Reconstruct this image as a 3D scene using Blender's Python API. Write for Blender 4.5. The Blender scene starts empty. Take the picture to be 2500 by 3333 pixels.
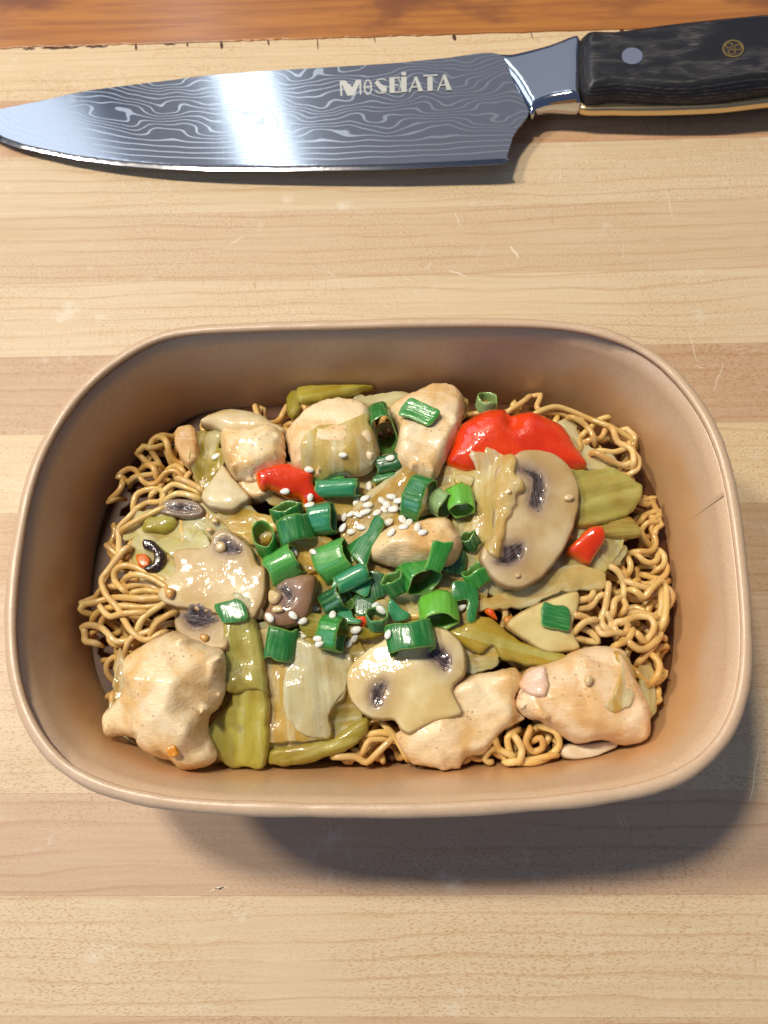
import bpy, bmesh, math, random
import numpy as np
from mathutils import Vector, Matrix, noise as mnoise
from mathutils.bvhtree import BVHTree
from mathutils.geometry import delaunay_2d_cdt
random.seed(7); rng = np.random.default_rng(7)
CM = 0.01
SC = bpy.context.scene
COL = SC.collection

# ------------------------------------------------------------------ camera
FOV = math.radians(50)
CPHI, CTH, CRO = 0.36196, 0.02774, -0.01444
CPOS = np.array([0.74581, -6.22446, 24.27487])
MCAM = (Matrix.Rotation(CPHI, 3, 'X') @ Matrix.Rotation(CTH, 3, 'Y') @ Matrix.Rotation(CRO, 3, 'Z'))
cd = bpy.data.cameras.new('camera'); cam = bpy.data.objects.new('camera', cd); COL.objects.link(cam)
cam.matrix_world = Matrix.Translation(Vector(CPOS) * CM) @ MCAM.to_4x4()
cd.sensor_fit = 'HORIZONTAL'; cd.angle = FOV; cd.clip_start = 0.01; cd.clip_end = 50
cd.dof.use_dof = True; cd.dof.focus_distance = 0.215; cd.dof.aperture_fstop = 40
SC.camera = cam
# ------------------------------------------------------------------ world and lamps
w = bpy.data.worlds.new('World'); SC.world = w; w.use_nodes = True
bg = w.node_tree.nodes['Background']; bg.inputs[0].default_value = (0.42, 0.58, 1.0, 1); bg.inputs[1].default_value = 0.16
def lamp(name, kind, loc, energy, color, target=(0, 0, 3), **kw):
    d = bpy.data.lights.new(name, kind); d.energy = energy; d.color = color
    for k, v in kw.items(): setattr(d, k, v)
    o = bpy.data.objects.new(name, d); COL.objects.link(o)
    o.location = Vector(loc) * CM
    o.rotation_euler = (Vector(target) - Vector(loc)).to_track_quat('-Z', 'Y').to_euler()
    return o
WARM = (1.0, 0.91, 0.77)
lamp('ceiling_lamp', 'POINT', (-50, 42, 160), 75, WARM, shadow_soft_size=0.09)
lamp('ceiling_lamp', 'POINT', (-112, 44, 160), 69, WARM, shadow_soft_size=0.09)
lamp('window_or_added_panel', 'AREA', (-110, -70, 95), 5, (0.38, 0.62, 1.0), shape='RECTANGLE', size=0.7, size_y=0.9)
lamp('window_or_added_panel', 'AREA', (-43, 150, 135), 1.7, (0.70, 0.86, 1.0), (-6, 18, 0), shape='RECTANGLE', size=0.10, size_y=0.7)
lamp('window_or_added_panel', 'AREA', (-114, 150, 135), 3.6, (0.70, 0.84, 1.0), (-14, 18, 0), shape='RECTANGLE', size=0.5, size_y=1.0)
lamp('window_or_added_panel', 'AREA', (30, 190, 170), 3.0, (0.95, 0.96, 1.0), (4, 18, 0), shape='RECTANGLE', size=2.6, size_y=1.3)  # broad unseen panel, added behind the worktop to brighten the knife blade
SC.view_settings.view_transform = 'Standard'; SC.view_settings.look = 'None'
SC.view_settings.exposure = 0; SC.view_settings.gamma = 1
SC.cycles.max_bounces = 10; SC.cycles.transparent_max_bounces = 8

# ------------------------------------------------------------------ picture geometry (source pixels -> places)
FPX = 1250 / math.tan(FOV / 2)
MC = np.array(MCAM)
CROP = {'A': (0, 1000, 1000), 'B': (800, 1200, 900), 'D': (1500, 1000, 1000), 'E': (150, 1800, 1000), 'F': (1000, 1800, 1000),
        'G': (1500, 1800, 1000), 'H': (560, 1200, 600), 'I': (800, 1600, 500), 'J': (1200, 1600, 500), 'K': (1000, 1500, 400),
        'L': (1450, 1250, 600), 'N': (0, 0, 1250), 'O': (1250, 0, 1250), 'P': (1050, 180, 500), 'Q': (2200, 60, 300), 'S': (0, 0, 1659)}
def src(c, p):
    x0, y0, w_ = CROP[c]; k = w_ / 1659
    return np.array([(x0 + x * k, y0 + y * k) for x, y in p], float)
def rays(p):
    p = np.atleast_2d(p)
    d = np.stack([(p[:, 0] - 1250) / FPX, -(p[:, 1] - 1666.5) / FPX, -np.ones(len(p))], 1)
    return d @ MC.T
def at(p, z):
    d = rays(p); t = (z - CPOS[2]) / d[:, 2]
    return CPOS + d * t[:, None]
def onplane(p, P0, n):
    d = rays(p); t = ((P0 - CPOS) @ n) / (d @ n)
    return CPOS + d * t[:, None]

# ------------------------------------------------------------------ material helper
def lin(r, g=None, b=None):
    f = lambda c: ((c / 255 + .055) / 1.055) ** 2.4 if c > 10 else c / 255 / 12.92
    return (f(r), f(g), f(b), 1)
class MT:
    def __init__(s, name):
        s.m = bpy.data.materials.new(name); s.m.use_nodes = True
        s.t = s.m.node_tree; s.p = s.t.nodes['Principled BSDF']; s.out = s.t.nodes['Material Output']
    def put(s, sock, v):
        if hasattr(v, 'is_linked') or hasattr(v, 'is_output'): s.t.links.new(v, sock)
        else: sock.default_value = v
    def n(s, typ, ins=None, out=0, **props):
        x = s.t.nodes.new('ShaderNode' + typ)
        for k, v in props.items(): setattr(x, k, v)
        for k, v in (ins or {}).items(): s.put(x.inputs[k], v)
        return x.outputs[out]
    def math(s, op, a, b=0.0, c=0.0, clamp=False):
        return s.n('Math', {0: a, 1: b, 2: c}, operation=op, use_clamp=clamp)
    def obj(s, scale=(100, 100, 100), rnd=True):
        v = s.n('TexCoord', out=3)
        v = s.n('Mapping', {0: v, 3: scale})
        if rnd:
            r = s.math('MULTIPLY', s.n('ObjectInfo', out=5), 37.0)
            v = s.n('VectorMath', {0: v, 1: s.n('CombineXYZ', {0: r, 1: r, 2: r})}, operation='ADD')
        return v
    def attr(s, name, out=1): return s.n('Attribute', out=out, attribute_name=name)
    def scale(s, v, sc, loc=(0, 0, 0)): return s.n('Mapping', {0: v, 1: loc, 3: sc})
    def noise(s, v, sc, det=3, ro=.55, dist=0): return s.n('TexNoise', {'Vector': v, 'Scale': sc, 'Detail': det, 'Roughness': ro, 'Distortion': dist})
    def vor(s, v, sc, out=0, rnd=1.0): return s.n('TexVoronoi', {'Vector': v, 'Scale': sc, 'Randomness': rnd}, out=out)
    def rng(s, v, a, b, c=0.0, d=1.0, smooth=True):
        return s.n('MapRange', {0: v, 1: a, 2: b, 3: c, 4: d}, interpolation_type='SMOOTHSTEP' if smooth else 'LINEAR')
    def mix(s, f, a, b, bt='MIX'):
        x = s.t.nodes.new('ShaderNodeMix'); x.data_type = 'RGBA'; x.blend_type = bt
        s.put(x.inputs[0], f); s.put(x.inputs[6], a); s.put(x.inputs[7], b)
        return x.outputs[2]
    def color(s): return s.n('ObjectInfo', out=1)
    def bump(s, h, strength, dist=.01 * CM, prev=None):
        d = {'Height': h, 'Strength': strength, 'Distance': dist}
        if prev is not None: d['Normal'] = prev
        return s.n('Bump', d)
    def set(s, **k):
        nm = dict(base='Base Color', rough='Roughness', metal='Metallic', nor='Normal', sss='Subsurface Weight', trans='Transmission Weight',
                  coat='Coat Weight', coatr='Coat Roughness', spec='Specular IOR Level', ior='IOR', aniso='Anisotropic', coatn='Coat Normal')
        if 'coat' in k and 'nor' in k and 'coatn' not in k: k['coatn'] = k['nor']
        for a, v in k.items(): s.put(s.p.inputs[nm[a]], v)
        return s.m
    def sssr(s, r, g, b): s.p.inputs['Subsurface Radius'].default_value = (r, g, b); s.p.inputs['Subsurface Scale'].default_value = CM

MATS = {}
def glint(m, v, st=1.0):
    patch = m.rng(m.noise(v, 1.3, 2), .38, .62, .15, 1)
    b = m.bump(m.math('MULTIPLY', m.noise(v, 4.5, 2, .5), patch), .45 * st, .05 * CM)
    return m.bump(m.math('MULTIPLY', m.noise(v, 9.5, 1, .5), patch), .7 * st, .028 * CM, b)
def wet_bump(m, v, fine=14, strength=.35, coarse=4):
    strength *= 1.5
    b = m.bump(m.noise(v, coarse, 3), strength, .06 * CM)
    return m.bump(m.noise(v, fine, 2, .6), strength * .8, .02 * CM, b)
# chicken
m = MT('cooked_chicken'); v = m.obj(); e = m.attr('edge', 2)
base = m.mix(m.rng(m.noise(v, 1.1, 3), .38, .68), m.color(), m.mix(1.0, m.color(), lin(236, 212, 172), 'MULTIPLY'))
base = m.mix(m.rng(m.noise(v, 2.4, 5, .65), .54, .76, 0, .38), base, lin(222, 182, 130))
base = m.mix(m.rng(m.noise(m.scale(v, (1, 5, 5)), 2.6, 3), .56, .72, 0, .4), base, lin(248, 232, 200))
base = m.mix(m.rng(e, .0, .10, .25, 0), base, lin(200, 148, 90))
spk = m.math('MULTIPLY', m.rng(m.vor(v, 6.0), .12, .20, 1, 0), m.rng(m.noise(v, 1.9, 2), .46, .56))
base = m.mix(m.math('MULTIPLY', spk, .5), base, lin(124, 76, 38))
fib = m.noise(m.scale(v, (1, 6, 6)), 3.2, 3)
nb = m.bump(fib, .35, .05 * CM, wet_bump(m, v, 10, .3, 3))
m.sssr(.16, .08, .04)
MATS['chicken'] = m.set(base=base, rough=m.rng(m.noise(v, 2.2, 2), .35, .65, .26, .5), sss=.12, nor=nb, spec=.3, coat=.35, coatr=.1, coatn=glint(m, v, .6))
# mushroom flesh
m = MT('mushroom_flesh'); v = m.obj(); e = m.attr('edge', 2)
base = m.mix(m.rng(m.noise(v, .9, 3), .35, .7), m.color(), m.mix(1.0, m.color(), lin(232, 214, 182), 'MULTIPLY'))
skin = m.rng(m.math('ADD', e, m.math('MULTIPLY', m.noise(v, 4, 2), .04)), .02, .10, 1, 0)
base = m.mix(m.math('MULTIPLY', skin, .75), base, lin(146, 108, 66))
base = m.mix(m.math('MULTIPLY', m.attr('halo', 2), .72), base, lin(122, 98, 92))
m.sssr(.2, .12, .06)
MATS['mushroom'] = m.set(base=base, rough=.42, spec=.3, sss=.22, nor=wet_bump(m, v, 17, .16, 2.4), coat=.5, coatr=.09, coatn=glint(m, v, .45))
m = MT('mushroom_gills'); v = m.obj(); lc = m.attr('lc'); e = m.attr('edge', 2)
st = m.noise(m.scale(lc, (.5, 9, 1)), 2.2, 2)
base = m.mix(m.rng(st, .35, .65), lin(36, 27, 27), lin(84, 66, 60))
base = m.mix(m.rng(e, .0, .11, 1, 0), base, lin(150, 124, 102))
MATS['gill'] = m.set(base=base, rough=.4, spec=.3, nor=m.bump(st, .8, .05 * CM, wet_bump(m, v, 14, .4, 5)), coat=.5, coatr=.08, coatn=glint(m, v, 1.3))
# cabbage (translucent leaf with veins)
def leafmat(name, vein, tr, vs=3.0, streak=.6, al=.76):
    m = MT(name); v = m.obj(); lc = m.attr('lc')
    r = m.math('MULTIPLY', m.n('ObjectInfo', out=5), 19.0)
    lv = m.n('VectorMath', {0: lc, 1: m.n('CombineXYZ', {0: r, 1: r, 2: r})}, operation='ADD')
    s1 = m.noise(m.scale(lv, (.35, vs, 1)), 1.3, 3, .6, .25)
    base = m.mix(m.rng(s1, .42, .66, 0, streak), m.color(), vein)
    base = m.mix(m.rng(m.noise(v, 1.0, 3), .45, .75, 0, .55), base, m.mix(1.0, base, lin(226, 190, 112), 'MULTIPLY'))
    nb = m.bump(s1, .5, .06 * CM, wet_bump(m, v, 15, .30, 3.2))
    m.sssr(.3, .2, .08)
    m.p.inputs['Alpha'].default_value = al
    MATS[name] = m.set(base=base, rough=.36, spec=.35, sss=.3, trans=tr, ior=1.36, nor=nb, coat=.8, coatr=.06, coatn=glint(m, v, 1.0))
leafmat('cabbage', lin(246, 236, 190), .15, 2.6, .8)
leafmat('celery', lin(206, 198, 110), .2, 4.2, .75, .88)
# red pepper
m = MT('red_pepper'); v = m.obj()
base = m.mix(m.rng(m.noise(v, .8, 2), .4, .7), lin(234, 66, 8), lin(216, 44, 4)); e = m.attr('edge', 2)
base = m.mix(m.rng(e, .02, .09, .8, 0), base, lin(240, 110, 20))
m.sssr(.2, .05, .02)
MATS['pepper'] = m.set(base=base, rough=.3, sss=.12, nor=wet_bump(m, v, 18, .35, 2), spec=.3, coat=1.0, coatr=.07, coatn=glint(m, v, .9))
# spring onion
m = MT('spring_onion_green'); v = m.obj(); lc = m.attr('lc'); inn = m.attr('inner', 2)
st = m.noise(m.scale(lc, (.55, 8, 1)), 2.4, 3)
c1 = m.mix(m.rng(st, .36, .64), m.color(), m.mix(1.0, m.color(), lin(150, 200, 120), 'SCREEN'))
base = m.mix(m.math('MULTIPLY', m.rng(st, .30, .70), .22), m.color(), c1)
base = m.mix(m.math('MULTIPLY', m.rng(st, .60, .72), .14), base, lin(150, 190, 90))
base = m.mix(inn, base, m.mix(.45, m.color(), lin(130, 160, 76)))
base = m.mix(m.rng(m.attr('edge', 2), 0, .45, .6, 0), base, lin(160, 196, 96))
m.sssr(.1, .14, .04)
MATS['onion'] = m.set(base=base, rough=m.rng(m.noise(v, 3, 2), .3, .7, .2, .38), sss=.15, nor=m.bump(st, .35, .03 * CM, wet_bump(m, v, 9, .06, 4)), coat=.45, coatr=.1)
# sesame, garlic, fungus
m = MT('sesame_hull'); v = m.obj(); base = m.mix(m.rng(m.noise(v, 6, 2), .4, .7), lin(248, 244, 230), lin(234, 224, 196)); m.sssr(.05, .04, .03)
MATS['sesame'] = m.set(base=base, rough=.36, sss=.25, nor=m.bump(m.noise(v, 22, 2), .12, .02 * CM))
m = MT('garlic_flesh'); v = m.obj(); base = m.mix(m.noise(v, 4, 2), lin(232, 208, 158), lin(204, 166, 108)); m.sssr(.1, .07, .04)
MATS['garlic'] = m.set(base=m.mix(1.0, base, m.color(), 'MULTIPLY'), rough=.25, sss=.3, nor=wet_bump(m, v, 16, .3, 5), coat=.5, coatr=.1)
m = MT('black_fungus'); v = m.obj(); MATS['fungus'] = m.set(base=m.mix(m.noise(v, 5, 3), lin(26, 16, 12), lin(66, 42, 30)), rough=.2, nor=wet_bump(m, v, 12, .5, 4), coat=.7, coatr=.1)
# noodle
m = MT('egg_noodle'); v = m.obj()
base = m.mix(m.rng(m.noise(v, .8, 3), .35, .7), lin(236, 203, 134), lin(218, 172, 96)); m.sssr(.12, .07, .03)
base = m.mix(1.0, base, m.color(), 'MULTIPLY')
MATS['noodle'] = m.set(base=base, rough=m.rng(m.noise(v, 3, 2), .3, .7, .2, .38), sss=.22, nor=wet_bump(m, v, 10, .16, 3), spec=.35, coat=.6, coatr=.07, coatn=glint(m, v, .6))
m = MT('brown_sauce'); v = m.obj(); MATS['sauce'] = m.set(base=m.mix(m.noise(v, .7, 3), lin(66, 36, 16), lin(104, 62, 26)), rough=.42, spec=.2, nor=m.bump(m.noise(v, 2.5, 3), .2, .04 * CM))
# kraft paper with soaked zone
m = MT('kraft_paper'); v = m.attr('lc'); sep = m.n('SeparateXYZ', {0: v}, out=2); sx = m.n('SeparateXYZ', {0: v}, out=0)
fl = m.noise(m.scale(v, (3, 3, 1.2)), 5.0, 5, .7)
base = m.mix(m.rng(fl, .3, .7), lin(208, 174, 138), lin(216, 184, 150))
base = m.mix(m.rng(m.noise(v, 26, 2), .60, .74, 0, .25), base, lin(150, 106, 74))
edge_ = m.math('ADD', sep, m.math('MULTIPLY', m.math('SUBTRACT', m.noise(m.scale(v, (1, 1, .35)), .5, 2, .5), .5), 1.8))
wetf = m.rng(edge_, 3.9, 5.0, .85, 0)
base = m.mix(wetf, base, m.mix(m.noise(v, .9, 3), lin(208, 160, 108), lin(196, 146, 92)))
cr = m.noise(m.scale(v, (1, 1, .5)), 2.2, 4, .6)
MATS['paper'] = m.set(base=base, rough=m.rng(wetf, 0, 1, .40, .28), nor=m.bump(cr, .22, .06 * CM, m.bump(fl, .07, .02 * CM)), coat=.22, coatr=.25)
# maple planks
m = MT('maple_plank'); v0 = m.obj(); 
wv = m.n('TexNoise', {'Vector': m.scale(v0, (.16, .5, 1)), 'Scale': 1.0, 'Detail': 2.0}, out=1)
v = m.n('VectorMath', {0: v0, 1: m.n('VectorMath', {0: wv, 1: (.9, .55, 0)}, operation='MULTIPLY')}, operation='ADD')
warp = m.noise(m.scale(v0, (.045, .30, 1)), 1.0, 3)
ringc = m.math('ADD', m.math('MULTIPLY', m.n('SeparateXYZ', {0: v}, out=1), 1.9), m.math('MULTIPLY', warp, 3.0))
fr = m.math('FRACT', m.math('ADD', ringc, m.math('MULTIPLY', m.noise(m.scale(v0, (.6, 4, 1)), 2.0, 3), .22)))
ring = m.math('MULTIPLY', m.rng(fr, .74, .97), m.rng(fr, .97, 1.0, 1, 0))
ring = m.math('MULTIPLY', ring, m.rng(m.noise(m.scale(v0, (.12, .5, 1)), .9, 2), .34, .60, .15, 1))
dash = m.noise(m.scale(v, (2.8, 9.5, 1)), 3.4, 2, .5)
dmask = m.rng(m.noise(m.scale(v0, (.16, .36, 1)), .9, 3), .36, .60, .18, 1)
dsh = m.math('MULTIPLY', m.rng(dash, .545, .625), dmask)
vert = m.math('MULTIPLY', m.rng(m.noise(m.scale(v0, (9, 1.6, 1)), 1.2, 2), .60, .74), m.rng(m.noise(m.scale(v0, (.2, .5, 1)), .8, 2), .56, .66))
streak = m.noise(m.scale(v, (.16, 5, 1)), 1.5, 4, .65)
base = m.mix(m.rng(streak, .3, .7, 0, .35), m.color(), m.mix(1.0, m.color(), lin(234, 216, 190), 'MULTIPLY'))
base = m.mix(m.math('MULTIPLY', ring, .36), base, m.mix(1.0, m.color(), lin(208, 168, 122), 'MULTIPLY'))
base = m.mix(m.math('MULTIPLY', dsh, .58), base, m.mix(1.0, m.color(), lin(204, 164, 122), 'MULTIPLY'))
base = m.mix(m.math('MULTIPLY', vert, .45), base, m.mix(1.0, m.color(), lin(200, 160, 118), 'MULTIPLY'))
base = m.mix(m.rng(m.noise(v0, .55, 5, .65), .60, .74, 0, .45), base, lin(236, 226, 206))
MATS['wood'] = m.set(base=base, rough=m.rng(m.noise(v0, .6, 3), .3, .7, .38, .52), nor=m.bump(dsh, -.10, .02 * CM, m.bump(streak, .05, .02 * CM)))
m = MT('varnished_plank'); v = m.obj()
g = m.noise(m.scale(v, (.10, 1.6, 1)), 1.6, 4, .6, .6)
base = m.mix(m.rng(g, .3, .7), lin(188, 120, 44), lin(160, 94, 32))
vx = m.n('VectorMath', {0: m.scale(v, (.28, .50, 1)), 1: (0, 0, 0)}, operation='ADD')
base = m.mix(m.rng(m.noise(m.scale(v, (.16, .3, 1)), 1.0, 4, .6), .50, .66, 0, .85), base, lin(124, 68, 28))
MATS['varnish'] = m.set(base=base, rough=.34, coat=.35, coatr=.2, nor=m.bump(g, .06, .02 * CM))
m = MT('scratched_wood'); MATS['scratch'] = m.set(base=lin(228, 210, 180), rough=.6)
m = MT('dark_chip'); v = m.obj(); MATS['chip'] = m.set(base=m.mix(m.noise(v, 5, 2), lin(92, 50, 24), lin(58, 30, 16)), rough=.6)
# steel
m = MT('patterned_steel'); lc = m.attr('lc'); sp = m.n('SeparateXYZ', {0: lc}, out=1)
amp = m.rng(sp, 1.0, 2.1, .16, 1.35)
nz = m.math('SUBTRACT', m.noise(m.scale(lc, (.50, .85, 1)), 1.0, 1, .4), .5)
hh = m.math('ADD', m.math('MULTIPLY', sp, 3.9), m.math('MULTIPLY', nz, m.math('MULTIPLY', amp, 6.0)))
fr = m.math('ABSOLUTE', m.math('SUBTRACT', m.math('FRACT', hh), .5))
blob = m.math('MULTIPLY', m.rng(m.vor(m.scale(lc, (.62, .62, 1)), 1.0), .13, .16, 1, 0), m.math('MULTIPLY', m.rng(sp, 1.5, 1.65), m.rng(m.noise(lc, .55, 0), .42, .46)))
line = m.math('MAXIMUM', m.math('MULTIPLY', m.rng(fr, .35, .45), m.rng(sp, .26, .34)), m.math('MULTIPLY', blob, .7))
ln = m.rng(line, 0, 1)
base = m.mix(ln, lin(172, 170, 172), lin(192, 191, 192))
br = m.noise(m.scale(lc, (40, .5, 1)), 1.0, 2)
MATS['steel'] = m.set(base=base, metal=1.0, rough=m.rng(ln, 0, 1, .13, .28), nor=m.bump(br, .04, .01 * CM, m.bump(ln, -.15, .01 * CM)))
m = MT('polished_steel'); v = m.obj(); MATS['polish'] = m.set(base=lin(200, 202, 206), metal=1.0, rough=.10, nor=m.bump(m.noise(v, 1.2, 2), .08, .05 * CM))
m = MT('etched_steel'); MATS['etch'] = m.set(base=lin(206, 202, 190), metal=.6, rough=.5)
m = MT('brushed_tang'); v = m.obj(); MATS['tang'] = m.set(base=lin(214, 190, 146), metal=1.0, rough=.3, nor=m.bump(m.noise(m.scale(v, (1, 20, 20)), 2, 2), .1, .01 * CM))  # gold tone puts the reflected worktop wood into the steel colour
m = MT('black_laminated_wood'); lc = m.attr('lc'); v = m.obj()
hh = m.math('ADD', m.math('MULTIPLY', m.n('SeparateXYZ', {0: lc}, out=2), 9.0), m.math('MULTIPLY', m.noise(m.scale(lc, (.22, .6, 1)), 1.0, 2), 3.0))
fr = m.math('ABSOLUTE', m.math('SUBTRACT', m.math('FRACT', hh), .5))
gr = m.noise(m.scale(lc, (1.2, 26, 1)), 1.6, 4, .65)
gl = m.math('MULTIPLY', m.rng(fr, .28, .5), m.rng(gr, .40, .66))
base = m.mix(m.math('ADD', m.math('MULTIPLY', gl, .7), m.rng(gr, .55, .8, 0, .3), clamp=True), lin(26, 24, 26), lin(104, 98, 92))
MATS['handle'] = m.set(base=base, rough=.42, nor=m.bump(gr, .25, .02 * CM))
m = MT('brass'); MATS['brass'] = m.set(base=lin(206, 170, 96), metal=1.0, rough=.3)
m = MT('dark_resin'); MATS['resin'] = m.set(base=lin(50, 38, 38), rough=.35)

# ------------------------------------------------------------------ object helpers
def setmesh(name, V, F, mat, attrs=None, smooth=True):
    V = np.asarray(V, float)
    c = np.array([(V[:, 0].min() + V[:, 0].max()) / 2, (V[:, 1].min() + V[:, 1].max()) / 2, V[:, 2].min()])
    me = bpy.data.meshes.new(name)
    me.from_pydata([tuple(x) for x in (V - c) * CM], [], [tuple(int(i) for i in f) for f in F])
    me.materials.append(MATS[mat])
    for k, a in (attrs or {}).items():
        a = np.asarray(a, np.float32)
        if a.ndim == 1: me.attributes.new(k, 'FLOAT', 'POINT').data.foreach_set('value', a)
        else: me.attributes.new(k, 'FLOAT_VECTOR', 'POINT').data.foreach_set('vector', a.ravel())
    if smooth: me.polygons.foreach_set('use_smooth', [True] * len(me.polygons))
    me.update()
    return me, c
def link(name, me, c, parent=None, color=None, label=None, cat=None, group=None, kind=None):
    o = bpy.data.objects.new(name, me); COL.objects.link(o)
    pl = np.zeros(3)
    if parent is not None:
        o.parent = parent; pl = np.array(parent.get('_c', (0, 0, 0)))
    o.location = Vector((np.asarray(c) - pl) * CM)
    o['_c'] = tuple(float(x) for x in c)
    if color is not None: o.color = color
    if label: o['label'] = label
    if cat: o['category'] = cat
    if group: o['group'] = group
    if kind: o['kind'] = kind
    return o
def empty(name, c, **k): return link(name, None, c, **k)

BVHS = []
def add_bvh(V, F): BVHS.append(BVHTree.FromPolygons([tuple(v) for v in V], [tuple(int(i) for i in f) for f in F]))
def cast(o, d):
    best = None; o = Vector(o); d = Vector(d).normalized()
    for b in BVHS:
        h, n, i, dist = b.ray_cast(o, d)
        if h is not None and (best is None or dist < best[2]): best = (h, n, dist)
    return best
def caspx(p):
    d = rays(p)[0]; return cast(CPOS, d)

BA, BB, PX, PY = 8.5, 5.98, 5.19, 2.43
def wall_ab(z): return 7.15 + 1.28 * z / 6, 4.05 + 1.87 * z / 6
def wall_yc(z): return .36 * (1 - z / 6)
def supell(a, b, n=120):
    th = np.linspace(0, 2 * np.pi, n, endpoint=False)
    out = []
    for t in th:
        c, s = math.cos(t), math.sin(t); lo, hi = 0, 20
        for _ in range(40):
            r = (lo + hi) / 2
            if abs(r * c / a) ** PX + abs(r * s / b) ** PY > 1: hi = r
            else: lo = r
        out.append((r * c, r * s))
    return np.array(out)
def rim_unit(n=200):
    rp = np.array([(350,712),(470,703),(600,697),(860,691),(1100,690),(1260,697),(1400,745),(1490,830),(1560,945),(1597,1100),(1622,1300),(1625,1450),(1600,1570),(1530,1660),(1430,1712),(1250,1742),(1000,1757),(800,1763),(550,1758),(330,1742),(170,1695),(80,1620),(20,1500),(8,1350),(25,1200),(50,1050),(100,930),(180,820),(270,755)], float) * 2500 / 1659
    P = at(rp, 5.8)[:, :2] + np.array([.05, 0])
    P = P[::-1]; n_ = len(P); C = []
    for k in range(n_):
        a, b, c, d = P[k - 1], P[k], P[(k + 1) % n_], P[(k + 2) % n_]
        for t in np.linspace(0, 1, 12, endpoint=False):
            C.append(.5 * (2 * b + (c - a) * t + (2 * a - 5 * b + 4 * c - d) * t * t + (3 * b - a - 3 * c + d) * t ** 3))
    C = np.array(C)
    for _ in range(48): C = (np.roll(C, 1, 0) + C + np.roll(C, -1, 0)) / 3
    th = np.arctan2(C[:, 1], C[:, 0]); r = np.hypot(C[:, 0], C[:, 1]); o = np.argsort(th); th, r = th[o], r[o]
    T = np.linspace(0, 2 * np.pi, n, endpoint=False); T2 = (T + np.pi) % (2 * np.pi) - np.pi
    R = np.interp(T2, np.r_[th - 2 * np.pi, th, th + 2 * np.pi], np.r_[r, r, r])
    return np.c_[R * np.cos(T) / 8.6, R * np.sin(T) / 6.05]
UNIT = rim_unit()
def field(x, y):
    ax = np.clip(1 - np.abs(x / 8.1) ** 2.6, 0, 1); ay = np.clip(1 - np.abs((y - .2) / 5.7) ** 2.4, 0, 1)
    return 3.2 + 1.15 * (ax * ay) ** .75
# mound the toppings are laid on
gx, gy = np.meshgrid(np.linspace(-8.4, 8.4, 50), np.linspace(-6, 6, 40))
mv = np.stack([gx.ravel(), gy.ravel(), field(gx, gy).ravel()], 1)
mf = [(j * 50 + i, j * 50 + i + 1, (j + 1) * 50 + i + 1, (j + 1) * 50 + i) for j in range(39) for i in range(49)]
add_bvh(mv, mf)

def catmull(P, step, closed=True):
    P = np.asarray(P, float); n = len(P); out = []
    rngs = range(n) if closed else range(n - 1)
    for i in rngs:
        if closed: a, b, c, d = P[(i - 1) % n], P[i], P[(i + 1) % n], P[(i + 2) % n]
        else: a, b, c, d = P[max(i - 1, 0)], P[i], P[i + 1], P[min(i + 2, n - 1)]
        k = max(1, int(round(np.linalg.norm(c - b) / step)))
        for j in range(k):
            t = j / k
            out.append(.5 * ((2 * b) + (c - a) * t + (2 * a - 5 * b + 4 * c - d) * t * t + (3 * b - a - 3 * c + d) * t ** 3))
    if not closed: out.append(P[-1])
    return np.array(out)
def segdist(P, B):
    A = B; C = np.roll(B, -1, 0); AB = C - A
    t = np.clip(((P[:, None, :] - A) * AB).sum(2) / np.maximum((AB * AB).sum(1), 1e-9), 0, 1)
    return np.sqrt((((A + t[..., None] * AB) - P[:, None, :]) ** 2).sum(2)).min(1)
def inside(P, B):
    x, y = P[:, 0][:, None], P[:, 1][:, None]; A = B; C = np.roll(B, -1, 0)
    cond = (A[:, 1] > y) != (C[:, 1] > y)
    xi = A[:, 0] + (y - A[:, 1]) * (C[:, 0] - A[:, 0]) / np.where(C[:, 1] == A[:, 1], 1e-9, C[:, 1] - A[:, 1])
    return ((cond & (x < xi)).sum(1) % 2) == 1

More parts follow.
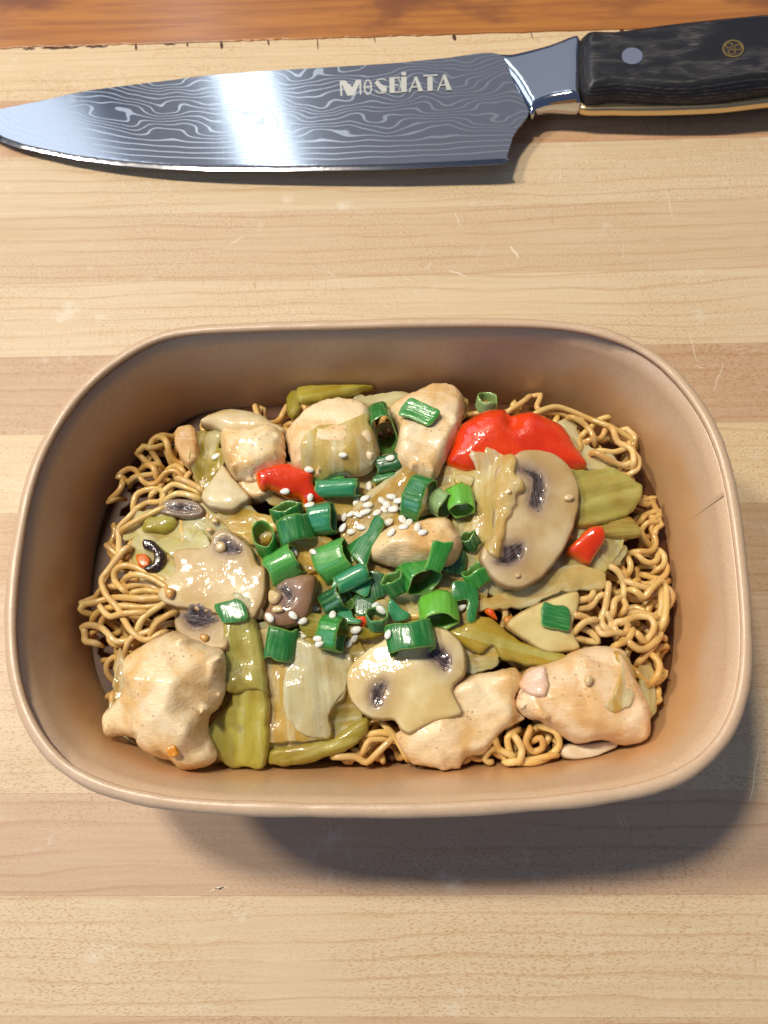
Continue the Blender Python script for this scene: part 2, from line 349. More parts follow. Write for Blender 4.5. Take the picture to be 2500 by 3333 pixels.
def slab(name, label, cat, crop, pts, mat, T=.3, off=0., z=None, tilt=(0, 0), r=None, dome=0., bumps=(), fac=(), wav=0., wavs=.7, nz=.012, ns=2.5,
         curl=0., ax=None, jit=.02, s=.13, color=(1, 1, 1, 1), group=None, parent=None, conform=0., plane=None, bvh=True, maxtilt=.35, hfun=None, clip_in=True, halo=(), ctrl=(), ridge=None, fibre=0.):
    S_ = src(crop, pts)
    if plane is None:
        if z is None:
            c0 = S_.mean(0); samp = np.concatenate([S_ * .85 + c0 * .15, S_ * .5 + c0 * .5, c0[None]])
            H = []
            for p in samp:
                h = caspx(p)
                if h: H.append(np.array(h[0]))
            H = np.array(H); cen = H.mean(0); Q = H - cen
            A = np.stack([Q[:, 0], Q[:, 1], np.ones(len(Q))], 1)
            g = np.linalg.lstsq(A.T @ A + np.diag([.3, .3, 0]), A.T @ Q[:, 2], rcond=None)[0]
            gx_, gy_ = np.clip(g[:2], -maxtilt, maxtilt)
            res = Q[:, 2] - Q[:, 0] * gx_ - Q[:, 1] * gy_
            lift = np.percentile(res, 60) + T * .22 + off
            P0 = cen + np.array([0, 0, lift])
            gx_ += tilt[0]; gy_ += tilt[1]
        else:
            P0 = at(S_.mean(0), z)[0]; gx_, gy_ = tilt
        n = np.array([-gx_, -gy_, 1.]); n /= np.linalg.norm(n)
    else: P0, n = plane
    W3 = onplane(S_, P0, n)
    if ax is not None:
        a3 = onplane(src(crop, ax), P0, n); e1 = a3[1] - a3[0]
    else:
        Q = W3 - W3.mean(0); e1 = np.linalg.svd(Q, full_matrices=False)[2][0]
        if e1[0] < 0: e1 = -e1
    e1 = e1 - n * (e1 @ n); e1 /= np.linalg.norm(e1); e2 = np.cross(n, e1)
    o3 = W3.mean(0)
    to2 = lambda X: np.stack([(X - o3) @ e1, (X - o3) @ e2], 1)
    B = catmull(to2(W3), s * .8)
    if jit:
        nrm = np.roll(B, -1, 0) - np.roll(B, 1, 0); nrm = np.stack([nrm[:, 1], -nrm[:, 0]], 1); nrm /= np.linalg.norm(nrm, axis=1)[:, None] + 1e-9
        B = B + nrm * np.array([jit * 1.6 * mnoise.noise((b[0] * 4 + o3[0] * 9, b[1] * 4, o3[1] * 7)) + jit * .8 * mnoise.noise((b[0] * 11, b[1] * 11, o3[0])) for b in B])[:, None]
    r = r if r is not None else min(T * .5, .25)
    pts2 = [B]
    tan = np.roll(B, -1, 0) - np.roll(B, 1, 0); inn = np.stack([-tan[:, 1], tan[:, 0]], 1); inn /= np.linalg.norm(inn, axis=1)[:, None] + 1e-9
    area = .5 * np.sum(B[:, 0] * np.roll(B[:, 1], -1) - np.roll(B[:, 0], -1) * B[:, 1])
    if area < 0: inn = -inn
    for k in (.12, .42, .9):
        R = B + inn * (r * k)
        ok = inside(R, B) & (segdist(R, B) > r * k * .88)
        pts2.append(R[ok])
    lo, hi = B.min(0), B.max(0)
    gx_, gy_ = np.meshgrid(np.arange(lo[0], hi[0], s), np.arange(lo[1], hi[1], s * .87))
    gx_ = gx_ + (np.arange(gx_.shape[0]) % 2)[:, None] * s * .5
    G = np.stack([gx_.ravel(), gy_.ravel()], 1) + rng.uniform(-.15, .15, (gx_.size, 2)) * s
    dG = segdist(G, B); G = G[inside(G, B) & (dG > r * .9 + s * .5)]
    pts2.append(G)
    allp = np.concatenate(pts2); nb_ = len(B)
    vo, eo, fo, ov, _, _ = delaunay_2d_cdt([Vector(p) for p in allp], [(i, (i + 1) % nb_) for i in range(nb_)], [], 1, 1e-5)
    P = np.array([tuple(p) for p in vo]); fo = [list(f) for f in fo if len(f) == 3]
    d = segdist(P, B); onb = d < 1e-4
    prof = np.sqrt(np.clip(1 - (1 - np.clip(d / r, 0, 1)) ** 2, 0, 1))
    dm = max(d.max(), 1e-3)
    top = T * .5 * prof + dome * (1 - (1 - d / dm) ** 2)
    bot = -T * .5 * prof
    if ctrl:
        cq = []
        for x_, y_, h_ in ctrl: cq.append(np.r_[to2(onplane(src(crop, [(x_, y_)]), P0 + n * h_, n))[0], h_])
        cq = np.array(cq); bq = np.c_[B[::3], np.zeros(len(B[::3]))]
        ri = (B + inn * .17)[1::4]; ri = ri[inside(ri, B) & (segdist(ri, B) > .15)]
        if len(ri):
            dd_ = np.sqrt(((ri[:, None, :] - cq[None, :, :2]) ** 2).sum(2)) + .02; w_ = dd_ ** -2.5
            keep = dd_.min(1) > .12; rh = (w_ * cq[:, 2]).sum(1) / w_.sum(1) * .74; ri = np.c_[ri, rh][keep]
            cq = np.concatenate([cq, ri])
        K = np.concatenate([cq, bq])
        kv, _, kf, ko, _, _ = delaunay_2d_cdt([Vector(k[:2]) for k in K], [], [], 0, 1e-6)
        kh = np.array([K[o[0]][2] for o in ko]); kv = np.array([tuple(p) for p in kv])
        hh_ = np.zeros(len(P)); 
        for f in kf:
            a, b, c_ = kv[f[0]], kv[f[1]], kv[f[2]]; den = (b[1] - c_[1]) * (a[0] - c_[0]) + (c_[0] - b[0]) * (a[1] - c_[1])
            if abs(den) < 1e-9: continue
            l1 = ((b[1] - c_[1]) * (P[:, 0] - c_[0]) + (c_[0] - b[0]) * (P[:, 1] - c_[1])) / den
            l2 = ((c_[1] - a[1]) * (P[:, 0] - c_[0]) + (a[0] - c_[0]) * (P[:, 1] - c_[1])) / den
            ins = (l1 > -1e-6) & (l2 > -1e-6) & (l1 + l2 < 1 + 1e-6)
            hh_[ins] = (l1 * kh[f[0]] + l2 * kh[f[1]] + (1 - l1 - l2) * kh[f[2]])[ins]
        nbr = [set() for _ in P]
        for f in fo:
            for k in range(3): nbr[f[k]].update((f[k - 1], f[k - 2]))
        nbr = [list(a) or [i] for i, a in enumerate(nbr)]
        h2 = np.array([.85 * hh_[i] + .15 * hh_[a].mean() for i, a in enumerate(nbr)]); hh_ = np.where(onb, 0, h2)
        top = top + hh_
    if ridge: top = top + prof * ridge[1] * (np.abs(np.sin(P[:, 1] * ridge[0] + .5 * np.sin(P[:, 0]))) - .5)
    if fibre: top = top + prof * np.array([fibre * 2 * mnoise.noise((p[0] * 1.1 + o3[0], p[1] * 6 + .8 * math.sin(p[0] * 1.5), o3[1])) for p in P])
    cpx = CROP[crop][2] / 1659 * (CPOS[2] - o3[2]) / FPX     # cm per crop pixel
    for bx, by, br, bh in bumps:
        q = to2(onplane(src(crop, [(bx, by)]), P0, n))[0]
        top = top + bh * np.exp(-((P - q) ** 2).sum(1) / (br * cpx) ** 2) * prof
    fold = np.zeros(len(P))
    for x1, y1, x2, y2, sl in fac:
        q = to2(onplane(src(crop, [(x1, y1), (x2, y2)]), P0, n)); t_ = q[1] - q[0]; t_ /= np.linalg.norm(t_)
        dist = -(t_[0] * (P[:, 1] - q[0][1]) - t_[1] * (P[:, 0] - q[0][0]))
        sm = .12; dd = .5 * (dist + np.sqrt(dist ** 2 + sm ** 2)) - .0
        fold = fold - np.minimum(sl * (dd - .03), 1.0)
    wv = fold
    if wav: wv = wv + np.array([wav * 2 * mnoise.noise((p[0] * wavs + o3[0] * 3, p[1] * wavs + o3[1] * 3, o3[2] * 5)) for p in P])
    if curl: wv = wv - curl * (P[:, 1] ** 2)
    if nz: top = top + prof * np.array([nz * 2 * mnoise.noise((p[0] * ns + o3[0] * 5, p[1] * ns, o3[1] * 3)) + nz * mnoise.noise((p[0] * ns * 3, p[1] * ns * 3 + o3[0], 1.7)) for p in P])
    if hfun is not None: top, bot, wv = hfun(P, d, top, bot, wv, to2, P0, n)
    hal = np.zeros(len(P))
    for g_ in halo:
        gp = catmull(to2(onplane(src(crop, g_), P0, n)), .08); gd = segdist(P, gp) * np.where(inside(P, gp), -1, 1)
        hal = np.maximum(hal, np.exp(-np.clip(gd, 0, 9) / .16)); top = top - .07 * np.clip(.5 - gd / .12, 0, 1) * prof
    X0 = o3 + P[:, :1] * e1 + P[:, 1:] * e2
    if conform:
        h = np.zeros(len(P))
        for i, x in enumerate(X0):
            c_ = cast(x + n * 3, -n)
            h[i] = np.clip(3 - c_[2], -.6, .6) if c_ else -.3
        if conform < 1:
            adj = [set() for _ in P]
            for f in fo:
                for k in range(3): adj[f[k]].update((f[k - 1], f[k - 2]))
            adj = [list(a) or [i] for i, a in enumerate(adj)]
            for _ in range(5): h = np.array([.4 * h[i] + .6 * h[a].mean() for i, a in enumerate(adj)])
        wv = wv + conform * h
    bot = np.minimum(bot, top - .02 * (~onb))
    tv = X0 + n * (top + wv)[:, None]; bv = X0 + n * (bot + wv)[:, None]
    nP = len(P); bidx = np.arange(nP) + nP
    for i in np.where(onb)[0]: bidx[i] = i
    V = np.concatenate([tv, bv]); F = [tuple(f) for f in fo] + [tuple(bidx[j] for j in reversed(f)) for f in fo]
    used = np.zeros(2 * nP, bool)
    for f in F: used[list(f)] = True
    mp = np.cumsum(used) - 1; V = V[used]; F = [tuple(mp[j] for j in f) for f in F]
    if clip_in:   # keep food inside the paper wall
        for z_ in range(1):
            a = 7.15 + 1.28 * V[:, 2] / 6 - .1; b = 4.05 + 1.87 * V[:, 2] / 6 - .1; yc = .36 * (1 - V[:, 2] / 6); V[:, 1] -= yc
            rr = (np.abs(V[:, 0] / a) ** PX + np.abs(V[:, 1] / b) ** PY)
            kk = np.where(rr > 1, np.maximum(rr, 1e-6) ** (-1 / 4.), 1); V[:, 0] *= kk; V[:, 1] = V[:, 1] * kk + yc
    ed = np.concatenate([d, d])[used]
    if mat == 'onion': ed = np.clip(ed / .07, 0, 1)
    lcv = np.concatenate([np.c_[P, top], np.c_[P, bot]])[used]
    me, c = setmesh(name, V, F, mat, {'edge': ed, 'lc': lcv, 'inner': np.zeros(len(V)), 'halo': np.concatenate([hal, hal])[used]})
    o = link(name, me, c, parent, color, label, cat, group)
    if bvh: add_bvh(V, F)
    return o, (P0, n)

def tube3(P, R, ns=8, cap=True):
    """swept tube through 3-d points"""
    P = np.asarray(P, float); n = len(P); R = np.broadcast_to(R, (n,))
    T = np.gradient(P, axis=0); T /= np.linalg.norm(T, axis=1)[:, None] + 1e-9
    up = np.array([0, 0, 1.]) if abs(T[0][2]) < .9 else np.array([1., 0, 0])
    V = []; u = np.cross(T[0], up); u /= np.linalg.norm(u)
    for i in range(n):
        u = u - T[i] * (u @ T[i]); u /= np.linalg.norm(u) + 1e-9; v_ = np.cross(T[i], u)
        for k in range(ns):
            a = 2 * np.pi * k / ns; V.append(P[i] + R[i] * (math.cos(a) * u + math.sin(a) * v_))
    F = [(i * ns + k, i * ns + (k + 1) % ns, (i + 1) * ns + (k + 1) % ns, (i + 1) * ns + k) for i in range(n - 1) for k in range(ns)]
    if cap: F += [tuple(reversed(range(ns))), tuple(range((n - 1) * ns, n * ns))]
    return np.array(V), F

# ------------------------------------------------------------------ worktop of glued planks
top = empty('worktop', (0, 8, -3), kind='structure')
LIGHT, MID, DARK = lin(220, 196, 158), lin(212, 184, 146), lin(196, 164, 132)
seams = [(-13.6, -10.85, MID), (-10.85, -8.02, lin(222, 200, 162)), (-8.02, -5.39, lin(204, 174, 142)), (-5.39, -2.6, lin(216, 192, 154)),
         (-2.6, .25, MID), (.25, 3.1, lin(204, 172, 132)), (3.1, 5.9, lin(222, 198, 156)), (5.9, 8.87, lin(202, 170, 134)), (8.87, 11.9, lin(222, 200, 162)),
         (11.9, 14.85, lin(214, 188, 150)), (14.85, 17.75, lin(220, 198, 160)), (17.75, 20.6, lin(206, 168, 130)), (20.6, 23.7, lin(224, 200, 158))]
def box(x0, x1, y0, y1, z0, z1):
    V = [(x, y, z) for z in (z0, z1) for y in (y0, y1) for x in (x0, x1)]
    return np.array(V, float), [(0, 2, 3, 1), (4, 5, 7, 6), (0, 1, 5, 4), (2, 6, 7, 3), (0, 4, 6, 2), (1, 3, 7, 5)]
planks = []
for a, b, colr in seams:
    g_ = .0008; V = []
    # chamfered long edges so each joint is a fine groove
    prof_ = [(a + g_, -3), (a + g_, -.004), (a + g_ + .004, 0), (b - g_ - .004, 0), (b - g_, -.004), (b - g_, -3)]
    for x in (-45, 45): V += [(x, y, z) for y, z in prof_]
    F = [(i, i + 6, i + 7, i + 1) for i in range(5)] + [(5, 11, 6, 0), tuple(range(6)), tuple(reversed(range(6, 12)))]
    F = [tuple(reversed(f)) for f in F]
    me, c = setmesh('plank', V, F, 'wood', smooth=False)
    planks.append(link('plank', me, c, top, tuple(np.array(colr) * (1.0, .98, .98, 1))))
# varnished back plank with a ragged, chipped front edge lying a hair proud
xs = np.arange(-45, 45.01, .16); ey = []
for x in xs:
    e_ = 23.45 + .05 * mnoise.noise((x * .8, 0, 0)) + .07 * mnoise.noise((x * 3.1, 4, 0)) * (1 if x < 2 else .5)
    ey.append(e_)
V = []; nX = len(xs)
for x, e_ in zip(xs, ey): V += [(x, e_, -2.9), (x, e_, .035), (x, e_ + .03, .05), (x, 34, .05)]
F = [(4 * i + k, 4 * i + k + 1, 4 * i + 5 + k, 4 * i + 4 + k) for i in range(nX - 1) for k in range(3)]
V = np.array(V); V[0::4, 2] = .002
me, c = setmesh('plank', V, F, 'varnish', smooth=False)
vp = link('plank', me, c, top, label='glossy brown varnished plank along the back edge')
def sliver(name, P, wdt, z, mat, parent):
    P = np.asarray(P, float); n = len(P); V = []
    t = np.gradient(P, axis=0); t /= np.linalg.norm(t, axis=1)[:, None] + 1e-9
    for i in range(n):
        ww = wdt * (.55 if mat == 'scratch' else 1) * (math.sin(math.pi * (i + .35) / (n - .3)) ** .6) * .5
        V += [(P[i][0] - t[i][1] * ww, P[i][1] + t[i][0] * ww, z), (P[i][0] + t[i][1] * ww, P[i][1] - t[i][0] * ww, z)]
    F = [(2 * i, 2 * i + 2, 2 * i + 3, 2 * i + 1) for i in range(n - 1)]
    me, c = setmesh(name, V, [tuple(reversed(f)) for f in F], mat, smooth=False)
    return link(name, me, c, parent)
for cx_, ln_, wd in ((-13.1, 1.5, .13), (-11.6, .9, .10), (-10.0, .12, .25), (-7.9, .1, .15), (-6.5, .16, .32), (-4.6, .1, .2), (-2.6, .06, .5), (-.3, .05, .25), (2.9, .2, .25), (6.0, .05, .3), (9.6, .25, .22), (-8.6, .5, .08), (-14.4, .5, .1)):
    yy = 23.42
    if ln_ > .3: P = [(cx_ + ln_ * k / 6 - ln_ / 2, yy - .03 + .03 * math.sin(k * 2.3)) for k in range(7)]; wdd = wd
    else: P = [(cx_ + .05 * k / 4, yy + .06 - (wd + .1) * k / 4) for k in range(5)]; wdd = ln_ * .8
    sliver('chip_mark', P, wdd, .008, 'chip', planks[-1])
def plank_at(y):
    for (a, b, _), p in zip(seams, planks):
        if a <= y < b: return p
    return planks[-1]
for crop, pl, wd in (('S', [(2030, 625), (2100, 720)], 0), ):
    pass
for (x1, y1, x2, y2, wd) in ((2165, 605, 2192, 715, .05), (1825, 545, 1822, 600, .05), (1050, 862, 1115, 932, .022), (1918, 880, 1912, 940, .035), (2240, 865, 2238, 940, .03), (2030, 780, 2028, 835, .03),
                             (2355, 1180, 2322, 1275, .05), (2240, 1075, 2270, 1180, .05), (2260, 1190, 2295, 1200, .05), (2470, 2430, 2442, 2610, .09), (2360, 2480, 2350, 2590, .03), (680, 2900, 745, 2885, .07), (700, 2893, 728, 2888, .12),
                             (2005, 2640, 2030, 2700, .035), (2015, 2635, 2050, 2705, .03), (1435, 2805, 1450, 2835, .025), (1350, 2805, 1362, 2830, .025), (1690, 2760, 1730, 2780, .02), (1645, 2895, 1640, 2930, .02),
                             (1550, 850, 1580, 775, .03), (1390, 880, 1405, 850, .06), (1460, 880, 1520, 900, .12), (1660, 800, 1690, 840, .18), (1480, 690, 1500, 740, .06), (600, 750, 640, 745, .02), (745, 800, 790, 770, .10), (560, 2690, 590, 2720, .02),
                             (1070, 2660, 1080, 2720, .02), (1130, 2760, 1150, 2830, .02), (640, 2650, 700, 2640, .02), (1540, 2500, 1555, 2570, .02)):
    q = at(np.array([(x1, y1), (x2, y2)], float), 0)[:, :2]
    P = [q[0] + (q[1] - q[0]) * k / 6 + np.array([.02 * math.sin(k * 1.7 + x1), .015 * math.cos(k * 2.1 + y1)]) for k in range(7)]
    sliver('scratch', P, wd, .003, 'scratch', plank_at(P[0][1]))

# ------------------------------------------------------------------ paper box
bx = empty('takeaway_box', (0, 0, 0), label='open kraft paper food box with rounded corners, full of noodles', cat='food box')
def ring_pts(a, b): return np.c_[UNIT[:, 0] * a, UNIT[:, 1] * b]
UN = len(UNIT)
def wob(th, z): return .018 * mnoise.noise((math.cos(th) * 2.2, math.sin(th) * 2.2, z * .4)) * z / 6 * 2
prof_in = [(0, .06, True)]
lev = []   # (z, inset) inner from centre of the base outwards to the rim, then the outer wall down
inner = [(.12, 1.6), (.12, .55), (.16, .32), (.30, .14), (.55, .04), (.9, 0)] + [(z, 0) for z in np.linspace(1.4, 5.7, 10)]
outer = [(z, -.07) for z in np.linspace(5.7, .5, 9)] + [(.2, .0), (.03, .15), (.03, .8)]
V = []
for z, ins in inner + outer:
    a, b = wall_ab(z); R = ring_pts(a - ins, b - ins)
    for i, q in enumerate(R):
        th = 2 * math.pi * i / UN; k = 1 + wob(th, z) / 7; V.append((q[0] * k - .05, q[1] * k + wall_yc(z), z))
nl = len(inner) + len(outer)
F = [(l * UN + i, l * UN + (i + 1) % UN, (l + 1) * UN + (i + 1) % UN, (l + 1) * UN + i) for l in range(nl - 1) for i in range(UN)]
me, c = setmesh('wall', V, F, 'paper', {'lc': V}); o = link('wall', me, c, bx)
V = [(q[0] - .05, q[1] + wall_yc(.1), .119) for q in ring_pts(7.15 - 1.5, 4.05 - 1.5)]; V += [(x, y, .05) for x, y, z in V]
F = [tuple(range(UN)), tuple(reversed(range(UN, 2 * UN)))] + [(i, i + UN, (i + 1) % UN + UN, (i + 1) % UN) for i in range(UN)]
me, c = setmesh('base', V, F, 'paper', {'lc': V}, smooth=False); link('base', me, c, bx)
# rolled rim
V = []; NS = 12
dense = UNIT
for i in range(UN):
    th = 2 * math.pi * i / UN; a, b = 8.485, 5.95
    p = np.array([UNIT[i][0] * a, UNIT[i][1] * b]); pn = np.array([UNIT[(i + 1) % UN][0] * a, UNIT[(i + 1) % UN][1] * b]) - np.array([UNIT[i - 1][0] * a, UNIT[i - 1][1] * b])
    nn = np.array([pn[1], -pn[0]]); nn /= np.linalg.norm(nn)
    k = 1 + wob(th, 6) / 7; p = p * k
    dent = .02 * mnoise.noise((p[0] * 1.1, p[1] * 1.1, 3)) + .012 * mnoise.noise((p[0] * 4, p[1] * 4, 8))
    rb = .15 + dent
    for j in range(NS):
        a_ = 2 * math.pi * j / NS
        ww = math.cos(a_) * rb; V.append((p[0] - .05 + nn[0] * ww, p[1] + nn[1] * ww, 5.80 + math.sin(a_) * rb * .78 + dent - ww * .25))
F = [(i * NS + j, ((i + 1) % UN) * NS + j, ((i + 1) % UN) * NS + (j + 1) % NS, i * NS + (j + 1) % NS) for i in range(UN) for j in range(NS)]
me, c = setmesh('rim', V, F, 'paper', {'lc': V}); link('rim', me, c, bx)
# overlapped paper seam on the right wall, continuing over the rim
def wallpt(y, z, ins):
    a, b = wall_ab(z); R = ring_pts(a, b); R = R[R[:, 0] > 4]; R = R[np.argsort(R[:, 1])]
    return (float(np.interp(y - wall_yc(z), R[:, 1], R[:, 0])) - .05 - ins - .006, y, z)
V = []; 
for k in range(15):
    z = .9 + 4.8 * k / 14; y0 = 1.15 + .16 * (z - 5.7) * .2
    for dy, ins in ((-.045, .001), (-.02, .0028), (.02, .0028), (.045, .001)): V.append(wallpt(y0 + dy, z, ins))
F = [(4 * i + k, 4 * i + k + 1, 4 * i + 5 + k, 4 * i + 4 + k) for i in range(14) for k in range(3)]
F = [tuple(reversed(f)) for f in F]
me, c = setmesh('seam', V, F, 'paper', {'lc': V}); link('seam', me, c, bx)

# ------------------------------------------------------------------ sauce pool under the noodles
V = [(0, 0, 2.95)]
NR = 10
for j in range(1, NR + 1):
    a, b = wall_ab(2.95)
    for q in ring_pts((a - .02) * j / NR, (b - .02) * j / NR): V.append((q[0], q[1] + wall_yc(2.95), 2.95 + .05 * mnoise.noise((q[0], q[1], 0))))
F = [(0, 1 + i, 1 + (i + 1) % UN) for i in range(UN)] + [(1 + j * UN + i, 1 + (j + 1) * UN + i, 1 + (j + 1) * UN + (i + 1) % UN, 1 + j * UN + (i + 1) % UN) for j in range(NR - 1) for i in range(UN)]
me, c = setmesh('sauce', V, F, 'sauce'); link('sauce', me, c, label='glossy brown sauce pooled at the bottom of the paper box', cat='sauce', kind='thing')

# ------------------------------------------------------------------ noodles
NR_ = .085
def clampbox(P, m_=.2):
    a = 7.15 + 1.28 * P[:, 2] / 6 - m_; b = 4.05 + 1.87 * P[:, 2] / 6 - m_; yc = .36 * (1 - P[:, 2] / 6); P[:, 1] -= yc
    rr = np.abs(P[:, 0] / a) ** PX + np.abs(P[:, 1] / b) ** PY
    k = np.where(rr > 1, np.maximum(rr, 1e-6) ** (-1 / 3.2), 1); P[:, 0] *= k; P[:, 1] *= k; P[:, 1] += yc
    return P
def noodle(P3, label, group, col):
    P3 = np.asarray(P3, float)
    e0 = P3[0] + (P3[0] - P3[1]) / (np.linalg.norm(P3[0] - P3[1]) + 1e-6) * .16; e1 = P3[-1] + (P3[-1] - P3[-2]) / (np.linalg.norm(P3[-1] - P3[-2]) + 1e-6) * .16
    e0[2] -= .30; e1[2] -= .30; P3 = np.concatenate([[e0], P3, [e1]])
    C = clampbox(catmull(P3, .09, False)); 
    u = np.arange(len(C)); rr_ = NR_ * (1 + .06 * math.sin(len(C))) * np.clip(np.minimum(u, len(C) - 1 - u) / 2.0, .25, 1) ** .5 * (1 + .05 * np.sin(u * .31 + len(C)))
    V, F = tube3(C, rr_, 10)
    me, c = setmesh('noodle', V, F, 'noodle')
    t_ = random.uniform(.9, 1.05); col = (col[0] * t_, col[1] * t_ * random.uniform(.96, 1.02), col[2] * t_ * random.uniform(.85, 1.08), 1)
    return link('noodle', me, c, None, col, label, 'noodle', group)
HAND = [
 ('left', 'E', [[(270,240),(320,190),(420,180),(470,150)],[(460,180),(540,170),(620,200)],[(480,215),(560,200),(640,215)],[(640,150),(540,100),(450,70),(380,90),(370,150),(420,200)],
   [(250,350),(290,310),(400,290),(520,290),(640,270)],[(450,470),(380,480),(340,440),(290,400),(230,390),(185,420),(200,470),(260,485)],[(430,520),(470,460),(560,420),(660,380)],
   [(500,410),(530,350),(600,290),(660,260)],[(200,290),(170,330),(120,350),(80,310),(90,270),(140,250),(190,275),(260,270),(340,240),(420,240),(520,250),(640,240)],
   [(430,-20),(330,90),(300,150),(330,230),(380,290),(420,360),(470,430),(540,470),(620,430)],[(290,290),(340,340),(420,330),(520,320)],[(560,440),(600,380),(680,330)],[(430,130),(500,120),(580,140),(660,190)]]),
 ('back left', 'A', [[(720,1090),(740,1020),(800,980),(860,980),(890,1020),(860,1050),(800,1050),(760,1080),(730,1100)],[(890,1000),(940,960),(1010,970),(1070,1000)],[(650,1330),(640,1250),(640,1190),(700,1140),(740,1090)],
   [(580,1290),(630,1330),(690,1310)],[(960,920),(1030,950),(1090,990)],[(880,1050),(960,1010),(1060,1030)],[(660,1200),(720,1170),(800,1120),(880,1080)]]),
 ('back right', 'D', [[(260,560),(330,520),(380,470),(410,430),(430,480),(410,540),(440,560)],[(420,580),(520,570),(600,590),(650,610)],[(660,690),(700,650),(740,610),(790,600)],[(690,720),(760,700),(780,660)],
   [(750,770),(830,780),(900,760),(910,730)],[(870,660),(920,660),(940,700),(930,760),(960,820),(950,880),(910,900)],[(390,580),(500,545),(600,560),(700,600),(800,650),(900,700),(940,725)],[(730,790),(800,830),(880,850),(920,840)],[(600,600),(680,640),(720,700)],[(820,660),(850,720),(920,770),(930,840)]]),
 ('right', 'G', [[(800,70),(850,110),(880,170),(880,230)],[(640,260),(700,240),(720,200)],[(620,310),(700,290),(740,240),(760,230)],[(620,460),(680,470),(740,480),(700,430),(640,400)],[(880,330),(960,320),(1050,350)],
   [(900,150),(960,180),(1000,190),(1040,180),(1075,200),(1080,280),(1070,370),(1080,440),(1030,510),(980,570)],[(800,170),(790,220),(780,300),(760,360),(770,400),(800,420),(815,370),(790,330)],
   [(820,320),(830,260),(870,240),(890,280),(880,310)],[(620,340),(680,350),(740,400),(760,440),(840,430),(890,430),(900,390),(870,370),(830,380),(840,430)],
   [(880,370),(960,340),(1020,350),(1040,400),(1020,450),(990,480),(950,440)],[(940,200),(990,235),(1030,190),(1080,150),(1110,180),(1105,300),(1090,380)],[(1040,550),(1070,600),(1060,660),(1040,690)],[(620,420),(660,380),(720,360)],[(900,480),(950,520),(1010,510),(1060,470)],[(840,500),(900,470),(930,420)]]),
 ('front', 'F', [[(330,980),(400,970),(470,980)],[(310,1060),(340,1010),(420,1000)],[(160,1100),(260,1100),(320,1130),(380,1080),(450,1010)],[(420,930),(480,1000),(530,1090)],
   [(1000,1140),(960,1110),(990,1060),(1030,1060),(1080,1120),(1100,1150)],[(1130,960),(1080,1000),(1100,1100),(1120,1140)],[(1280,940),(1340,970),(1360,1040),(1300,1100),(1220,1130),(1160,1130)],
   [(1200,960),(1180,1020),(1220,1070),(1270,1050),(1260,1000),(1230,1010)],[(1100,1130),(1200,1120),(1330,1090)],[(1010,1000),(1040,1060),(1100,1090)],[(1130,1000),(1160,1060),(1150,1110)]]),
]
LBL = {'back left': ['noodle loop at the top of the left tangle, below the yellow leaf',
               'noodle strand humped between the top left loop and the pointed stem piece',
               'noodle strand descending along the left wall from the wet dark mushroom scrap',
               'noodle bend hugging the left wall beside the orange carrot bit',
               'noodle strand half hidden in the gap below the yellow leaf',
               'noodle strand behind the wet dark mushroom scrap',
               'noodle strand lying just under the ragged left cabbage piece'],
 'back right': ['noodle strand sticking up against the far wall in a tall loop',
                'pale noodle strand tucked straight behind the large pepper',
                'short curved noodle strand under the long back right noodle, left one',
                'short curved noodle strand under the long back right noodle, right one',
                'noodle bend beside the pale cabbage strip at back right',
                'noodle strand dropping down the right wall behind the ridged celery',
                'long smooth noodle strand sweeping over the back right corner',
                'noodle strand between the pale cabbage strip and ridged celery',
                'noodle strand mostly hidden by the pale cabbage strip at back right',
                'noodle strand curling inside the back right corner hook'],
 'front': ['straight noodle strand just left of the flat front chicken, upper one',
           'bent noodle strand between olive celery and the flat front chicken',
           'long noodle strand skimming the front wall beside the olive celery',
           'noodle strand slanting under the left edge of the flat front chicken',
           "arched noodle strand right of the flat front chicken's tip",
           'noodle strand falling from between the two front chicken pieces',
           'large curved noodle strand near the white mushroom sliver',
           'noodle curl at the heart of the front right tangle',
           'noodle strand running low along the front right wall',
           "noodle strand rising beside the flat front chicken's right side",
           'short noodle strand in the middle of the front right tangle'],
 'left': ['noodle strand arching from the leftmost eyelet loop toward the fungus shred',
          'short noodle strand left of the broad wet mushroom, upper of the short pair',
          'short noodle strand touching the left tip of the broad wet mushroom',
          'hooked noodle strand just below the black fungus shred',
          'flat noodle strand running right from the left wall under the broad mushroom',
          'lowest noodle loop on the left side, above the corner chicken',
          'noodle strand dipping behind the top of the corner chicken',
          'noodle strand slanting up from the corner chicken to the broad mushroom',
          'noodle ending in a closed eyelet, farthest left of all',
          'long noodle strand crossing over the left tangle from top to bottom',
          'short noodle strand framed by the lowest left loop',
          'noodle strand between the corner chicken and the small gilled mushroom',
          'short noodle strand right below the black fungus shred, above the flat ones'],
 'right': ['noodle strand coming out under the beige cabbage at the right',
           'noodle strand emerging beside the corner of the pale mushroom, uppermost',
           "noodle strand looping just right of the pale mushroom's upper edge",
           "noodle curl against the pale mushroom's lower right edge",
           'noodle strand bridging flat across the right heap',
           'noodle strand with a squared bend running down the right wall',
           'S shaped noodle strand in the middle of the right heap',
           'small round noodle curl near the top of the right heap',
           'noodle knotted in a coil at the centre of the right heap',
           'broad noodle loop at the right side of the right heap',
           'noodle arch at the top of the right heap beside the wall',
           "noodle strand diving behind the bottom right chicken's leaf edge",
           'short noodle strand lying left in the right heap',
           'noodle strand low in the right heap above the chicken',
           'noodle strand under the coil of the right heap']}
